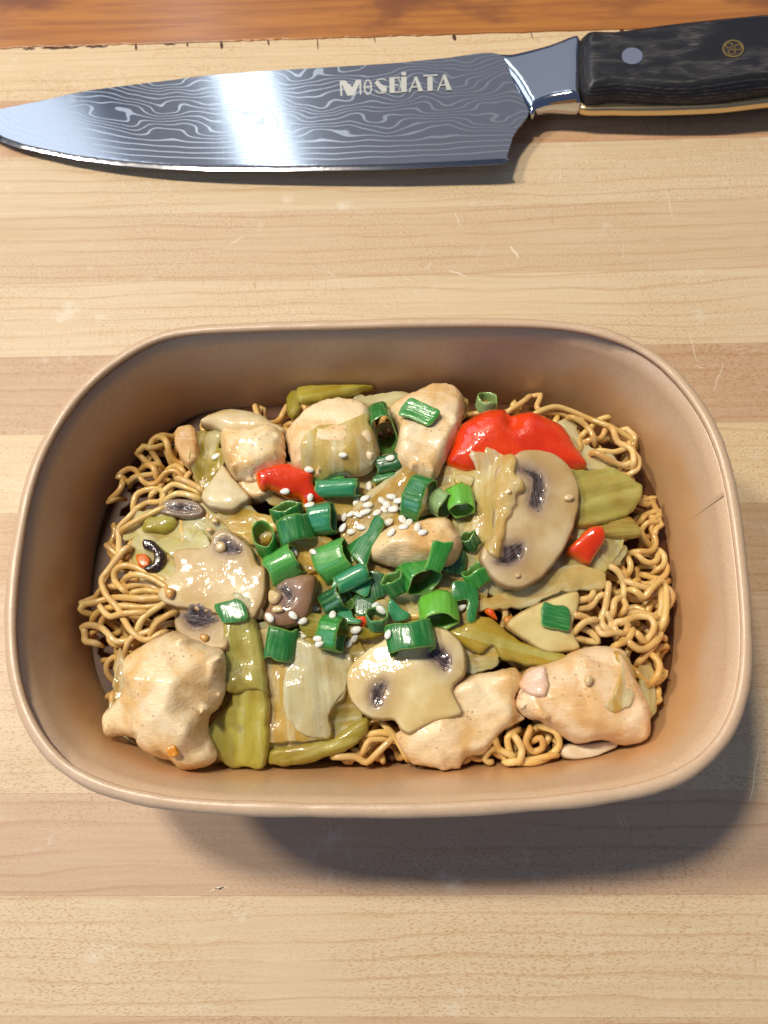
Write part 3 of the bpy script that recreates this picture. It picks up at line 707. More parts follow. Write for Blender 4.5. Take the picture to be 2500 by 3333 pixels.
for reg, crop, strands in HAND:
    for k, st in enumerate(strands):
        S_ = src(crop, st); zb = .02 + .045 * k
        P = at(S_, 3.4)
        for _ in range(3): 
            zf = np.array([field(p[0], p[1]) for p in P]) + zb * (.7 if reg != 'right' else .6) + (.02 if reg == 'left' else 0)
            P = np.concatenate([at(S_[i:i + 1], zf[i]) for i in range(len(S_))])
        P[:, 2] += np.array([.07 * math.sin(1.9 * i + k) for i in range(len(P))])
        noodle(P, LBL[reg][k], 'noodles in the paper box', (1, 1, 1, 1))
def curly(x, y, z0, ln, seed):
    r_ = random.Random(seed); a = r_.uniform(0, 6.28); P = []; ph = r_.uniform(0, 6.28); kf = r_.uniform(2.2, 4.2)
    for i in range(int(ln / .16)):
        P.append((x, y)); a += .55 * math.sin(ph + i * .16 * kf) + r_.uniform(-.08, .08)
        nx, ny = x + .16 * math.cos(a), y + .16 * math.sin(a)
        A_, B_ = wall_ab(z0)
        if abs(nx / (A_ - .3)) ** PX + abs(ny / (B_ - .3)) ** PY > 1: a += 2.2; nx, ny = x + .1 * math.cos(a), y + .1 * math.sin(a)
        x, y = nx, ny
    return np.array([(p[0], p[1], z0 + .12 * math.sin(ph + .7 * i) + .08 * math.sin(1.9 * i * .3 + ph)) for i, p in enumerate(P)])
DEEP = {0: 'noodle strand lying deep in the tangle at the left end of the box', 1: 'noodle strand lying deep in the tangle at the right end of the box', 2: 'noodle strand lying deep under the toppings in the middle'}
for i in range(290):
    for _ in range(30):
        x, y = random.uniform(-7.6, 7.6), random.uniform(-5, 5.2)
        if abs(x / 7.4) ** PX + abs(y / 4.9) ** PY < 1: break
    dz = random.uniform(.10, .75) if i > 60 else random.uniform(.05, .3)
    z0 = max(2.9, float(field(x, y)) - dz)
    if x < -3 and y > .2 and -x > 7.2 - .32 * y: continue
    rg = 0 if x < -3.6 else 1 if x > 3.6 else 2
    if rg == 2 and -3.4 < y < 4 and i % 4: continue
    P = curly(x, y, z0, random.uniform(1.8, 4.2), i)
    for q in P: q[2] = max(2.85, min(q[2], float(field(q[0], q[1])) - .02))
    noodle(P, DEEP[rg], 'deep noodles, ' + ('left', 'right', 'middle')[rg], (.94, .90, .84, 1))

# ------------------------------------------------------------------ toppings
CH = lin(246, 220, 174); CH2 = lin(238, 206, 154)
MU = lin(226, 208, 166)
CAB = lin(226, 206, 126); CABW = lin(234, 220, 164); YEL = lin(224, 182, 70); CEL = lin(196, 180, 64); CEL2 = lin(172, 154, 44)
def chick(label, crop, pts, **k):
    kk = dict(T=.5, r=.08, nz=.012, ns=2.6, fibre=.012, color=CH, s=.095); kk.update(k)
    return slab('chicken_piece', label, 'chicken', crop, pts, 'chicken', group='chicken pieces', **kk)
def cab(label, crop, pts, **k):
    kk = dict(T=.075, r=.035, nz=.010, wav=.065, wavs=1.2, conform=.8, ridge=(4.5, .045), color=CAB, s=.12, jit=.045); kk.update(k)
    return slab('cabbage_leaf', label, 'cabbage', crop, pts, 'cabbage', group='cabbage pieces', **kk)
def cel(label, crop, pts, **k):
    kk = dict(T=.26, r=.08, nz=.010, wav=.03, conform=.45, color=CEL, s=.11, jit=.025, ridge=(7, .035), dome=.08); kk.update(k)
    return slab('celery_piece', label, 'celery', crop, pts, 'celery', group='celery pieces', **kk)
def mush(label, crop, pts, gills=(), **k):
    kk = dict(T=.28, r=.075, nz=.005, color=MU, s=.12, jit=.012, conform=.0, dome=.03); kk.update(k)
    o, pl = slab('mushroom_slice', label, 'mushroom', crop, pts, 'mushroom', group='mushroom slices', halo=gills, **kk)
    for g_ in gills:
        slab('gill', None, None, crop, g_, 'gill', T=.045, r=.03, nz=.012, ns=6, conform=1.0, plane=pl, parent=o, s=.06, jit=.03, bvh=False)
    return o
def pep(label, crop, pts, **k):
    kk = dict(T=.36, r=.16, nz=.008, s=.11, jit=.01, dome=.06); kk.update(k)
    return slab('pepper_piece', label, 'pepper', crop, pts, 'pepper', group='red pepper pieces', **kk)

# leaves lying under everything else
for label, crop, pts, col_ in (
    ('amber cabbage sheet spread beneath the onion heap, left half', 'I', [(100,700),(500,500),(900,560),(1200,800),(1150,1250),(800,1420),(420,1300),(150,1050)], YEL),
    ('golden cabbage sheet spread beneath the onion heap, right half', 'J', [(-100,600),(400,420),(900,500),(1250,760),(1250,1250),(900,1500),(300,1500),(-120,1150)], lin(216,170,72)),
    ('yellow cabbage sheet under the front mushroom and celery crescent', 'F', [(100,300),(500,260),(900,320),(1050,520),(850,700),(400,760),(120,620)], lin(220,184,88)),
    ('yellowish cabbage sheet below the two red pepper pieces at back', 'B', [(60,560),(420,580),(900,520),(1300,560),(1420,760),(1000,900),(400,880),(60,760)], lin(218,180,84)),
    ('pale cabbage sheet under the broad wet mushroom', 'A', [(760,1180),(1000,1080),(1300,1080),(1500,1300),(1480,1640),(1200,1720),(900,1640),(720,1400)], CAB),
    ('olive cabbage sheet below the veined front leaf', 'E', [(1000,420),(1400,380),(1700,470),(1720,800),(1600,1040),(1150,1060),(960,900)], lin(206,178,78)),
    ('beige cabbage sheet under the big oval mushroom', 'L', [(60,760),(500,560),(1000,640),(1500,800),(1600,1400),(1300,1800),(700,1950),(200,1700)], CAB)):
    cab(label, crop, pts, color=col_, off=-.12, wav=.14, conform=.6)
# back row
cel('dark olive celery end against the far wall, lower of two', 'B', [(250,180),(320,110),(330,200),(335,260),(300,300),(255,290)], color=CEL2, off=-.1)
cel('olive celery slice leaning against the far wall at the top', 'B', [(320,100),(400,75),(560,70),(690,60),(770,75),(740,110),(650,150),(560,170),(450,195),(320,200),(300,150)], ax=((320,170),(740,80)), off=.12, conform=.2)
cab('pale ruffled cabbage scrap between the celery and white chicken at back', 'B', [(600,200),(680,150),(780,150),(870,140),(990,150),(960,195),(870,240),(740,225),(640,225)], color=CABW, wav=.1)
mush('pale rounded mushroom cap behind the back left chicken cube', 'H', [(260,520),(350,450),(500,400),(650,405),(800,440),(930,520),(1040,580),(1000,620),(850,620),(700,640),(500,620),(400,570)], dome=.2, T=.4)
chick('tan wrinkled chicken end left of the yellow cabbage leaf', 'H', [(40,640),(100,570),(220,550),(260,650),(260,760),(240,880),(160,920),(90,830),(50,740)], T=.7, color=lin(214,170,110))
chick('shaded chicken piece tucked under the back left cube', 'H', [(560,980),(750,1000),(900,1010),(960,1060),(900,1140),(760,1190),(660,1130)], T=.5, color=CH2, off=-.1)
chick('speckled chicken cube at back left beside the yellow leaf', 'H', [(440,640),(480,590),(560,570),(650,600),(780,590),(850,555),(960,565),(1005,600),(1022,700),(1020,800),(1000,880),(850,950),(740,1020),(620,1015),(560,990),(500,900),(460,800)], off=.15, color=lin(248,222,174), T=.16, ctrl=[(500,640,0.6),(570,605,0.65),(640,628,0.65),(780,618,0.65),(850,588,0.65),(955,598,0.65),(1003,700,0.65),(998,800,0.65),(850,875,0.7),(690,895,0.7),(570,940,0.6),(520,860,0.65),(485,740,0.6)])
cab('crinkled yellow green cabbage leaf folded over the back left chicken', 'H', [(210,580),(300,540),(400,550),(510,570),(440,620),(410,680),(450,720),(470,780),(480,860),(430,920),(370,1010),(330,1080),(290,1130),(230,1100),(190,980),(160,870),(180,750),(150,660)],
    color=lin(190,168,50), ax=((380,560),(280,1100)), bumps=[(250,760,60,-.18),(330,650,90,.12),(300,880,70,.12)], T=.14, off=.06)
chick('chicken chunk at the back centre half covered by a leaf', 'B', [(240,400),(300,340),(350,290),(430,240),(560,210),(700,230),(760,260),(790,400),(800,520),(760,600),(700,640),(560,650),(420,650),(330,620),(270,560),(250,470)], off=.1, T=.16, ctrl=[(290,400,0.5),(340,372,0.65),(450,285,0.6),(560,250,0.6),(700,275,0.6),(750,400,0.55),(760,510,0.5),(700,590,0.45),(560,605,0.45),(420,600,0.45),(310,560,0.4),(330,450,0.7),(560,420,0.7)])
cab('translucent yellow cabbage leaf draped over the back centre chicken', 'B', [(335,430),(370,370),(440,330),(560,320),(600,300),(740,250),(750,330),(790,420),(780,500),(800,530),(720,600),(640,620),(560,605),(470,640),(360,620),(330,500)], color=lin(226,194,104), ax=((540,320),(560,620)), bumps=[(600,500,80,.06),(450,450,70,.05)])
chick('smooth oblong chicken slab standing at the back under an onion strip', 'B', [(850,280),(880,240),(930,200),(1000,170),(1080,130),(1150,112),(1230,120),(1300,165),(1320,200),(1300,300),(1270,400),(1210,530),(1160,630),(1115,670),(1050,650),(960,610),(900,560),(900,480),(915,400),(890,330)], off=.15, color=lin(248,224,182), T=.16, ctrl=[(905,275,0.4),(1000,210,0.5),(1150,150,0.45),(1275,190,0.45),(1262,300,0.5),(1200,430,0.5),(1125,600,0.4),(980,560,0.45),(940,440,0.5),(935,350,0.5)])
pepA = pep('large two lobed red pepper piece at the back right', 'L', [(10,735),(20,640),(60,560),(130,390),(230,320),(330,260),(450,238),(530,245),(590,290),(650,275),(760,265),(850,290),(960,340),(1060,400),(1150,540),(1220,640),(1270,720),(1260,765),(1120,800),(1000,800),(800,760),(640,760),(440,780),(280,800),(200,810),(130,790)],
    dome=.25, r=.28, T=.5, off=.12, bumps=[(595,400,70,-.30),(595,270,50,-.2),(420,420,170,.10),(760,400,170,.12)], tilt=(.10, .22))
cab('pale cabbage strip lying right of the large pepper over noodles', 'L', [(1010,350),(1100,350),(1160,390),(1190,450),(1270,520),(1360,610),(1480,660),(1560,720),(1540,770),(1420,760),(1300,750),(1260,700),(1200,630),(1150,540),(1080,500),(1020,510),(1005,420)], color=CABW, ax=((1030,420),(1520,740)), T=.15)
cel('ridged pale green celery slice right of the big mushroom', 'D', [(560,900),(600,880),(700,880),(780,860),(830,870),(900,900),(930,940),(975,960),(985,990),(960,1060),(900,1130),(840,1150),(780,1165),(700,1190),(640,1180),(600,1120)], color=lin(196,184,92), ax=((620,1050),(970,960)), T=.34, off=.1, ridge=(6, .09))
cel('amber celery scrap below the ridged celery slice at right', 'D', [(700,1200),(780,1170),(840,1150),(920,1140),(975,1235),(900,1250),(820,1245),(740,1230)], color=lin(176,132,34))
cab('beige cabbage piece right of the small red pepper cube', 'L', [(1390,1420),(1440,1420),(1560,1440),(1659,1465),(1640,1540),(1590,1620),(1540,1640),(1440,1600),(1390,1530)], color=lin(230,206,136))
# right middle
cab('broad translucent cabbage leaf below the big mushroom', 'G', [(60,300),(110,250),(180,230),(300,190),(420,130),(520,80),(640,60),(760,90),(785,110),(775,180),(700,200),(560,215),(440,250),(330,310),(290,300),(170,305),(120,315)], color=lin(230,200,122), ax=((150,290),(760,120)), T=.14)
mush('smooth pale mushroom slice with an onion strip, near right noodles', 'G', [(240,400),(285,340),(380,290),(480,250),(620,210),(630,300),(600,400),(620,470),(645,515),(580,540),(480,545),(420,530),(330,470)], T=.35, dome=.06, color=lin(224,204,140), off=.05)
pep('small faceted red pepper cube right of the big mushroom', 'L', [(1080,1490),(1180,1400),(1280,1300),(1400,1295),(1430,1410),(1370,1520),(1310,1620),(1220,1590),(1130,1540)], T=.55, r=.1, off=.1, fac=[(1270,1370,1430,1410,.5)])
pep('tiny red pepper tip beside the onion heap', 'J', [(1240,1290),(1320,1260),(1370,1330),(1395,1395),(1330,1370)], T=.2, r=.08)
# left middle
mush('wet dark mushroom scrap on the left noodles', 'A', [(850,1110),(900,1050),(990,1040),(1080,1060),(1110,1110),(1060,1140),(950,1135)], gills=[[(900,1100),(950,1060),(1050,1075),(1090,1110),(1000,1125)]], color=lin(176,160,130), T=.25)
cab('translucent ragged cabbage piece on the left noodles', 'A', [(650,1200),(690,1130),(760,1100),(860,1090),(960,1150),(1060,1190),(1110,1230),(1140,1300),(1050,1340),(930,1340),(850,1290),(800,1240),(740,1240),(660,1250)], color=lin(228,212,140), ax=((690,1170),(1100,1270)), wav=.09)
cel('short yellow green celery bit on the left cabbage', 'A', [(800,1140),(870,1130),(945,1135),(950,1180),(905,1220),(840,1220),(778,1215),(775,1175)], color=lin(186,170,50), ax=((780,1180),(945,1170)), T=.2)
slab('fungus_shred', 'shiny black fungus shred on the left noodles', 'fungus', 'A', [(775,1255),(830,1262),(880,1320),(892,1380),(862,1435),(800,1435),(778,1405),(828,1380),(826,1325),(780,1305)], 'fungus', T=.2, r=.09, s=.08, off=.05)
slab('carrot_bit', 'small orange carrot bit beside the black fungus shred', 'carrot', 'A', [(735,1340),(790,1335),(815,1370),(800,1405),(750,1395)], 'garlic', T=.15, r=.07, s=.08, color=lin(255,150,40))
mush('pale pointed mushroom stem piece below the back left cube', 'H', [(455,885),(500,900),(550,980),(640,1080),(720,1190),(650,1240),(560,1300),(420,1290),(330,1260),(275,1190),(300,1110),(370,1020),(430,930)], T=.4, dome=.08, color=lin(220,202,156), off=.1)
cab('amber cabbage piece left of the onion heap', 'H', [(410,1290),(480,1320),(560,1310),(700,1230),(780,1290),(930,1310),(1040,1340),(960,1450),(860,1560),(740,1580),(640,1550),(540,1470),(430,1370)], color=YEL, T=.14, off=.05)
mush('broad wet mushroom slice in front of the left noodles', 'A', [(945,1330),(1010,1305),(1130,1300),(1160,1230),(1220,1200),(1300,1250),(1370,1310),(1400,1390),(1445,1420),(1440,1560),(1410,1640),(1380,1690),(1300,1710),(1200,1670),(1050,1645),(930,1620),(870,1590),(862,1550),(900,1480),(950,1440),(945,1380)],
     gills=[[(1175,1290),(1230,1250),(1300,1290),(1310,1330),(1250,1345),(1195,1330)]], T=.36, dome=.06, off=.1, color=lin(216,192,142))
# centre under the onions
cab('honey coloured cabbage sheet under the sesame cluster', 'B', [(500,1060),(560,1010),(600,900),(700,760),(800,680),(920,600),(1030,570),(1065,620),(1040,680),(960,760),(920,850),(980,950),(860,1010),(760,1030),(640,1070)], color=lin(212,170,76), ax=((560,1040),(1040,590)), T=.2, off=.12, conform=.6)
cab('amber cabbage scrap under the left spring onions', 'B', [(180,1000),(300,960),(440,990),(540,1040),(470,1110),(430,1220),(300,1240),(180,1120)], color=YEL, T=.15)
chick('ridged chicken chunk in the centre beneath the sesame seeds', 'B', [(730,1080),(780,1010),(860,950),(1000,930),(1100,900),(1210,900),(1260,960),(1300,1050),(1280,1130),(1230,1180),(1100,1200),(950,1200),(820,1175),(740,1140)], off=.18, color=lin(242,210,156), T=.16, ctrl=[(800,1045,0.4),(880,975,0.45),(1000,950,0.5),(1200,930,0.45),(1255,1000,0.4),(1240,1080,0.45),(1100,1075,0.62),(950,1035,0.68),(860,1050,0.62),(800,1095,0.45),(900,1105,0.42),(1050,1130,0.42),(1180,1145,0.32)])
mush('small brown mushroom half with a garlic chunk, left of the onions', 'I', [(200,1340),(260,1240),(330,1150),(330,1040),(420,960),(520,930),(620,900),(760,920),(772,1050),(750,1180),(700,1330),(600,1420),(500,1470),(400,1475),(310,1445),(210,1410)],
     gills=[[(330,1080),(430,1010),(520,1060),(560,1160),(520,1240),(470,1270),(440,1180),(380,1120)]], color=lin(160,124,92), T=.45, dome=.12, off=.05)
pep('red pepper sliver showing between the front onions', 'I', [(1090,1420),(1290,1330),(1330,1400),(1260,1500),(1130,1560)], T=.2, r=.08)
cel('dull olive celery strip under the front onions', 'F', [(-60,330),(100,330),(240,345),(330,400),(420,430),(330,470),(180,460),(0,450)], color=CEL2, T=.2)
pep('red pepper slice at the left of the onion heap', 'H', [(755,970),(800,930),(880,900),(1000,870),(1070,870),(1130,910),(1210,930),(1280,970),(1280,1050),(1390,1150),(1300,1195),(1200,1205),(1160,1150),(1040,1140),(940,1100),(870,1080),(840,1095),(780,1070)], T=.4, r=.16, off=.15, fac=[(760,1040,1100,1020,.5)], s=.09)
# front
cel('olive celery stick lying along the front wall', 'F', [(-200,1060),(-80,1040),(0,1025),(130,1010),(190,960),(330,880),(330,960),(240,1050),(130,1100),(0,1135),(-120,1150),(-210,1135)], color=lin(180,160,58), ax=((-200,1100),(330,920)), T=.35)
mush('white mushroom sliver under the front right chicken', 'G', [(545,1040),(700,1020),(860,1000),(840,1050),(720,1108),(600,1118),(540,1100)], T=.25, color=lin(232,216,186))
cab('pale leaf scrap at the bottom left corner below the chicken', 'E', [(330,970),(420,980),(480,1010),(510,1060),(440,1050),(370,1010)], color=CABW)
cab('yellow green leaf scrap at the bottom left corner', 'E', [(410,1085),(480,1065),(570,1100),(550,1150),(480,1155)], color=lin(190,176,52))
cab('whitish leaf scrap hanging below the bottom left chicken', 'E', [(540,1120),(640,1120),(715,1150),(690,1205),(620,1180),(560,1160)], color=lin(214,198,140))
chick('big craggy chicken chunk in the bottom left corner', 'E', [(440,560),(520,500),(620,450),(700,430),(860,490),(960,540),(968,640),(965,760),(930,840),(890,880),(880,960),(915,1050),(925,1100),(880,1145),(800,1170),(720,1165),(690,1130),(620,1110),(540,1070),(480,1000),(400,985),(330,990),(305,930),(312,875),(380,800),(440,720),(430,640)], off=.6, T=.16, ctrl=[(470,615,.62),(610,490,.58),(740,470,.55),(940,565,.5),(455,668,.9),(690,700,.98),(890,612,.82),(490,800,.92),(500,955,.85),(600,1045,.75),(690,1105,.6),(765,960,.9),(830,870,.92),(640,860,1.0),(945,760,.28),(890,880,.24),(890,1050,.22),(350,930,.3),(420,860,.45)])
cab('olive cabbage strip on the left flank of the bottom left chicken', 'E', [(432,535),(400,600),(370,680),(335,780),(298,860),(318,905),(355,840),(395,770),(432,700),(450,620)], color=lin(186,146,40), ax=((430,540),(310,890)), T=.14)
mush('small mushroom slice with dark gills above the bottom left chicken', 'E', [(700,350),(740,312),(850,308),(960,330),(1000,400),(985,520),(900,532),(820,512),(750,472),(703,420)], gills=[[(745,345),(850,318),(935,365),(915,395),(850,425),(780,412)]], T=.28, off=.08, color=lin(206,180,132))
cab('white and yellow cabbage leaf with pale veins at the front', 'E', [(1140,420),(1250,405),(1350,450),(1440,480),(1560,530),(1655,560),(1640,640),(1620,740),(1560,830),(1530,900),(1545,980),(1520,1012),(1420,1022),(1300,1018),(1200,1015),(1170,900),(1170,700),(1150,560)],
    color=lin(220,180,84), ax=((1400,440),(1450,1010)), T=.14, off=.1, bumps=[(1420,700,120,.12)])
leaf_ = [o for o in bpy.data.objects if str(o.get('label', '')).startswith('white and yellow cabbage')][0]
rb_, _ = slab('leaf_rib', None, None, 'E', [(1345,455),(1440,482),(1560,532),(1650,562),(1638,640),(1615,735),(1555,825),(1525,895),(1540,975),(1515,1008),(1400,990),(1330,930),(1275,780),(1300,600)], 'cabbage', T=.07, r=.03, nz=.01, conform=1.0, color=lin(230,214,160), ax=((1400,440),(1460,1010)), ridge=(5, .05), parent=leaf_, s=.1, jit=.03, off=.02)
cel('wide olive celery piece standing near the front wall', 'E', [(965,690),(1040,665),(1120,650),(1195,750),(1205,900),(1205,1060),(1160,1165),(1080,1150),(1000,1168),(940,1100),(900,1020),(883,960),(920,880),(980,820),(1005,750)], color=lin(204,190,76), ax=((1060,660),(1080,1160)), T=.36, off=.15, bumps=[(1190,900,40,.08)])
cel('narrow green celery strip topped with an onion strip', 'E', [(965,350),(1050,330),(1110,335),(1145,420),(1172,560),(1192,720),(1195,765),(1120,740),(1000,760),(975,690),(988,600),(980,480)], color=lin(196,184,92), ax=((1040,340),(1100,750)), T=.26, off=.12)
cab('glassy onion skin scrap at the top of the celery strip', 'E', [(1000,230),(1040,215),(1110,255),(1160,280),(1150,350),(1100,330),(1050,270)], color=lin(214,196,130), T=.06, off=.05)
chick('flat chicken piece at the front centre below the mushroom', 'F', [(700,700),(800,690),(880,660),(1000,640),(1100,620),(1150,640),(1180,700),(1130,760),(1135,850),(1180,890),(1100,940),(1060,960),(1010,1020),(960,1080),(930,1088),(860,1100),(820,1172),(780,1165),(735,1195),(700,1160),(640,1155),(560,1130),(480,1010),(500,960),(600,860)], off=.12, T=.16, ctrl=[(740,760,0.3),(880,712,0.38),(1080,660,0.38),(1150,720,0.32),(1100,850,0.45),(1050,930,0.38),(960,1035,0.38),(850,1055,0.45),(740,1090,0.38),(650,1000,0.5),(720,950,0.5),(600,1090,0.22)])
chick('fibrous chicken wedge in the bottom right corner', 'G', [(290,820),(300,780),(320,690),(370,620),(445,600),(520,570),(640,520),(760,500),(870,520),(900,600),(960,720),(1000,800),(1020,900),(1018,1000),(1010,1038),(960,1036),(880,1036),(760,1010),(620,1025),(540,985),(440,915),(380,900),(310,850)], off=.22, color=lin(246,216,174), T=.16, ctrl=[(335,740,0.5),(450,645,0.6),(650,570,0.65),(850,550,0.65),(895,650,0.7),(985,860,0.7),(1000,985,0.5),(890,950,0.65),(720,900,0.72),(600,868,0.72),(440,885,0.65),(335,830,0.5)])
cab('curled yellow onion layer on the bottom right chicken', 'G', [(840,520),(890,540),(960,590),(985,640),(950,700),(960,760),(920,820),(860,835),(820,800),(860,720),(870,620)], color=lin(222,176,70), ax=((860,540),(900,820)), T=.1, off=.12, conform=.95)
cab('yellow green leaf edge between the chicken and right wall', 'G', [(950,620),(1000,600),(1040,700),(1075,800),(1060,870),(1020,960),(1015,860),(980,750)], color=lin(214,190,84), ax=((980,610),(1040,920)))
slab('mushroom_stub', 'pinkish stub lying on the left corner of the bottom right chicken', 'mushroom', 'G', [(310,700),(350,640),(430,605),(465,625),(475,700),(460,770),(400,770),(340,745)], 'chicken', T=.2, r=.09, dome=.03, s=.08, color=lin(240,204,178), conform=.8)
cel('olive celery crescent between the onions and bottom right chicken', 'F', [(770,430),(860,380),(960,340),(1050,390),(1150,470),(1250,520),(1350,545),(1400,560),(1300,600),(1210,614),(1130,595),(1050,570),(1000,500),(930,545),(870,520),(820,480)], color=lin(198,166,52), ax=((800,420),(1380,570)), T=.26, off=.08)
cab('pale yellow cabbage bit right of the front mushroom', 'F', [(850,570),(960,560),(1030,565),(1030,612),(950,645),(860,655)], color=lin(210,186,98))
mush('cap shaped mushroom slice with two dark gill pockets at the front', 'F', [(215,700),(222,640),(250,590),(320,530),(400,480),(450,450),(560,430),(660,400),(740,410),(800,450),(850,520),(862,590),(850,660),(800,710),(790,740),(812,800),(840,870),(780,892),(680,922),(580,970),(540,977),(500,950),(470,905),(400,907),(330,890),(270,840),(230,780)],
     gills=[[(340,770),(360,720),(420,690),(443,720),(425,770),(402,820),(360,832)], [(640,560),(690,510),(760,535),(780,600),(745,645),(690,605)]], T=.36, dome=.05, off=.2, color=lin(232,213,158), r=.08, fac=[(560,640,700,520,.10)])
# big mushroom with its cabbage
mush('big oval mushroom slice with two dark gill pockets at right', 'L', [(460,760),(620,640),(740,600),(880,610),(990,650),(1080,720),(1150,830),(1190,950),(1195,1080),(1170,1220),(1120,1380),(1060,1500),(960,1640),(860,1750),(750,1820),(630,1852),(520,1832),(430,1780),(350,1680),(300,1590),(330,1480),(400,1400),(420,1250),(420,1100),(430,900)],
     gills=[[(640,790),(720,760),(800,790),(860,850),(888,950),(865,1080),(822,1170),(770,1150),(735,1100),(755,980),(765,890),(730,870)], [(500,1470),(580,1450),(680,1455),(692,1530),(640,1620),(540,1652),(440,1632),(455,1590),(500,1560)]],
     T=.36, r=.09, dome=.05, off=.3, color=lin(212,188,142))
cab('wrinkled cabbage frond draped over the big mushroom', 'L', [(130,1300),(200,1200),(250,1100),(240,940),(260,800),(280,770),(250,700),(228,630),(280,620),(350,620),(365,572),(440,595),(520,625),(600,640),(640,700),(620,800),(680,850),(715,890),(690,950),(650,975),(640,1060),(600,1140),(560,1220),(535,1290),(530,1380),(490,1470),(500,1540),(450,1570),(380,1500),(340,1420),(300,1370)],
    color=lin(228,194,112), ax=((420,600),(420,1500)), T=.22, off=.06, bumps=[(680,890,45,.12),(450,700,60,.06),(400,1050,90,.10),(440,1400,70,.08),(560,820,50,-.06)], wav=.05)
cab('glossy yellow cabbage scrap left of the big mushroom', 'L', [(70,860),(110,800),(180,815),(245,850),(235,940),(150,930),(80,900)], color=YEL)

# ------------------------------------------------------------------ spring onions
def onion_ring(label, crop, p1, p2, rw, dz=.2, sq=.8, col=0, open_=None, lift=.8, pale=False, zoff=0.):
    S_ = src(crop, [p1, p2]); cen = S_.mean(0)
    h = caspx(cen); z0 = h[0].z if h else 4
    k = CROP[crop][2] / 1659 * (CPOS[2] - z0) / FPX
    R = rw * k * 1.2
    zc = z0 + min(R * sq, .3) * lift + zoff
    dz = dz * 1.3; S_ = cen + (S_ - cen) * 1.22
    P1 = at(S_[:1], zc - dz / 2)[0]; P2 = at(S_[1:], zc + dz / 2)[0]
    A = P2 - P1; L = np.linalg.norm(A); A /= L
    view = (P1 + P2) / 2 - CPOS; view /= np.linalg.norm(view)
    W_ = np.cross(A, view); W_ /= np.linalg.norm(W_); D = np.cross(A, W_)
    th = min(.05, R * .22); nt = 36; nl = 9; seed = cen[0] * .37
    span = 2 * math.pi if open_ is None else open_
    V = []; inn = []; lc = []
    def prof_(t, rr, l):
        f = 1 + .10 * mnoise.noise((math.cos(t) * 1.4 + seed, math.sin(t) * 1.4, l * .6)) + .05 * math.cos(2 * t + seed) + .035 * math.cos(5 * t + seed * 3)
        return rr * f
    for side in (0, 1):
        for i in range(nl):
            u = i / (nl - 1)
            for j in range(nt):
                t = seed + span * j / (nt if open_ is None else nt - 1)
                end = .055 * mnoise.noise((t * 1.8, seed, i // 5)) * (abs(u - .5) * 2) + .03 * math.sin(3 * t + seed) * (abs(u - .5) * 2)
                r1 = prof_(t, 1.0, u * L); rr_ = R * r1 - (th if side else 0)
                rd = R * sq * r1 - (th if side else 0)
                # soft rounding of the cut edge
                if i in (0, nl - 1): rr_ += (-.02 if not side else .02); rd += (-.02 if not side else .02)
                V.append(P1 + A * (u * L + end) + W_ * math.cos(t) * rr_ + D * math.sin(t) * rd)
                inn.append(1.0 if side else (.3 if i in (0, nl - 1) else 0.)); lc.append((u * L, t * R * .6, 0))
    F = []; off = nl * nt; jn = nt if open_ is None else nt - 1
    for i in range(nl - 1):
        for j in range(jn):
            a, b, c_, d = i * nt + j, i * nt + (j + 1) % nt, (i + 1) * nt + (j + 1) % nt, (i + 1) * nt + j
            F.append((a, d, c_, b)); F.append((off + a, off + b, off + c_, off + d))
    for j in range(jn):
        b = (j + 1) % nt; F.append((j, b, off + b, off + j)); e0 = (nl - 1) * nt; F.append((e0 + j, off + e0 + j, off + e0 + b, e0 + b))
    if open_ is not None:
        for i in range(nl - 1):
            for j in (0, nt - 1):
                a, d = i * nt + j, (i + 1) * nt + j
                F.append((a, d, off + d, off + a) if j == 0 else (a, off + a, off + d, d))
    V = np.array(V); ed_ = np.array([0. if (q // nt) % nl in (0, nl - 1) else 1. for q in range(len(V))])
    me, c = setmesh('spring_onion', V, F, 'onion', {'inner': inn, 'lc': lc, 'edge': ed_})
    o = link('spring_onion', me, c, None, GREEN[col], label, 'spring onion', 'chopped spring onion')
    add_bvh(V, F); return o
GREEN = [lin(46, 136, 46), lin(32, 114, 48), lin(78, 158, 66), lin(104, 180, 52), lin(26, 84, 42), lin(46, 136, 88), lin(140, 166, 108)]  # teal entry also carries some bluish window reflection painted into the green
def onion_sheet(label, crop, pts, col=0, **k):
    kk = dict(T=.085, r=.04, s=.09, nz=.006, curl=.35, jit=.015, off=.10, conform=0, maxtilt=.6); kk.update(k)
    return slab('spring_onion', label, 'spring onion', crop, pts, 'onion', color=GREEN[col], group='chopped spring onion', **kk)
# lower pieces first
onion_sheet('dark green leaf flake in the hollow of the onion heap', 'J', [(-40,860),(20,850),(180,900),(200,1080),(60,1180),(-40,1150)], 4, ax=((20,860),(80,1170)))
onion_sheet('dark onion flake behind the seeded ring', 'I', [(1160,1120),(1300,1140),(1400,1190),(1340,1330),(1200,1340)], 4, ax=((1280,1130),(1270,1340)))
onion_ring('dark hollow onion ring deep in the heap front', 'I', (900, 1230), (1060, 1140), 135, .25, .8, 4)  # darkest green, with the shade deep in the heap put into the colour
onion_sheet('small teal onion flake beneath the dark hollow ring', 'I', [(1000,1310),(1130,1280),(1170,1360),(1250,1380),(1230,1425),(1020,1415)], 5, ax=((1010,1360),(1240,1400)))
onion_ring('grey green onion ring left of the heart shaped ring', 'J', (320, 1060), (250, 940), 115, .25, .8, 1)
onion_sheet('dark teal onion flake right of the upright strip', 'J', [(890,620),(1050,650),(1030,880),(900,880),(800,840)], 4, ax=((960,630),(940,880)))
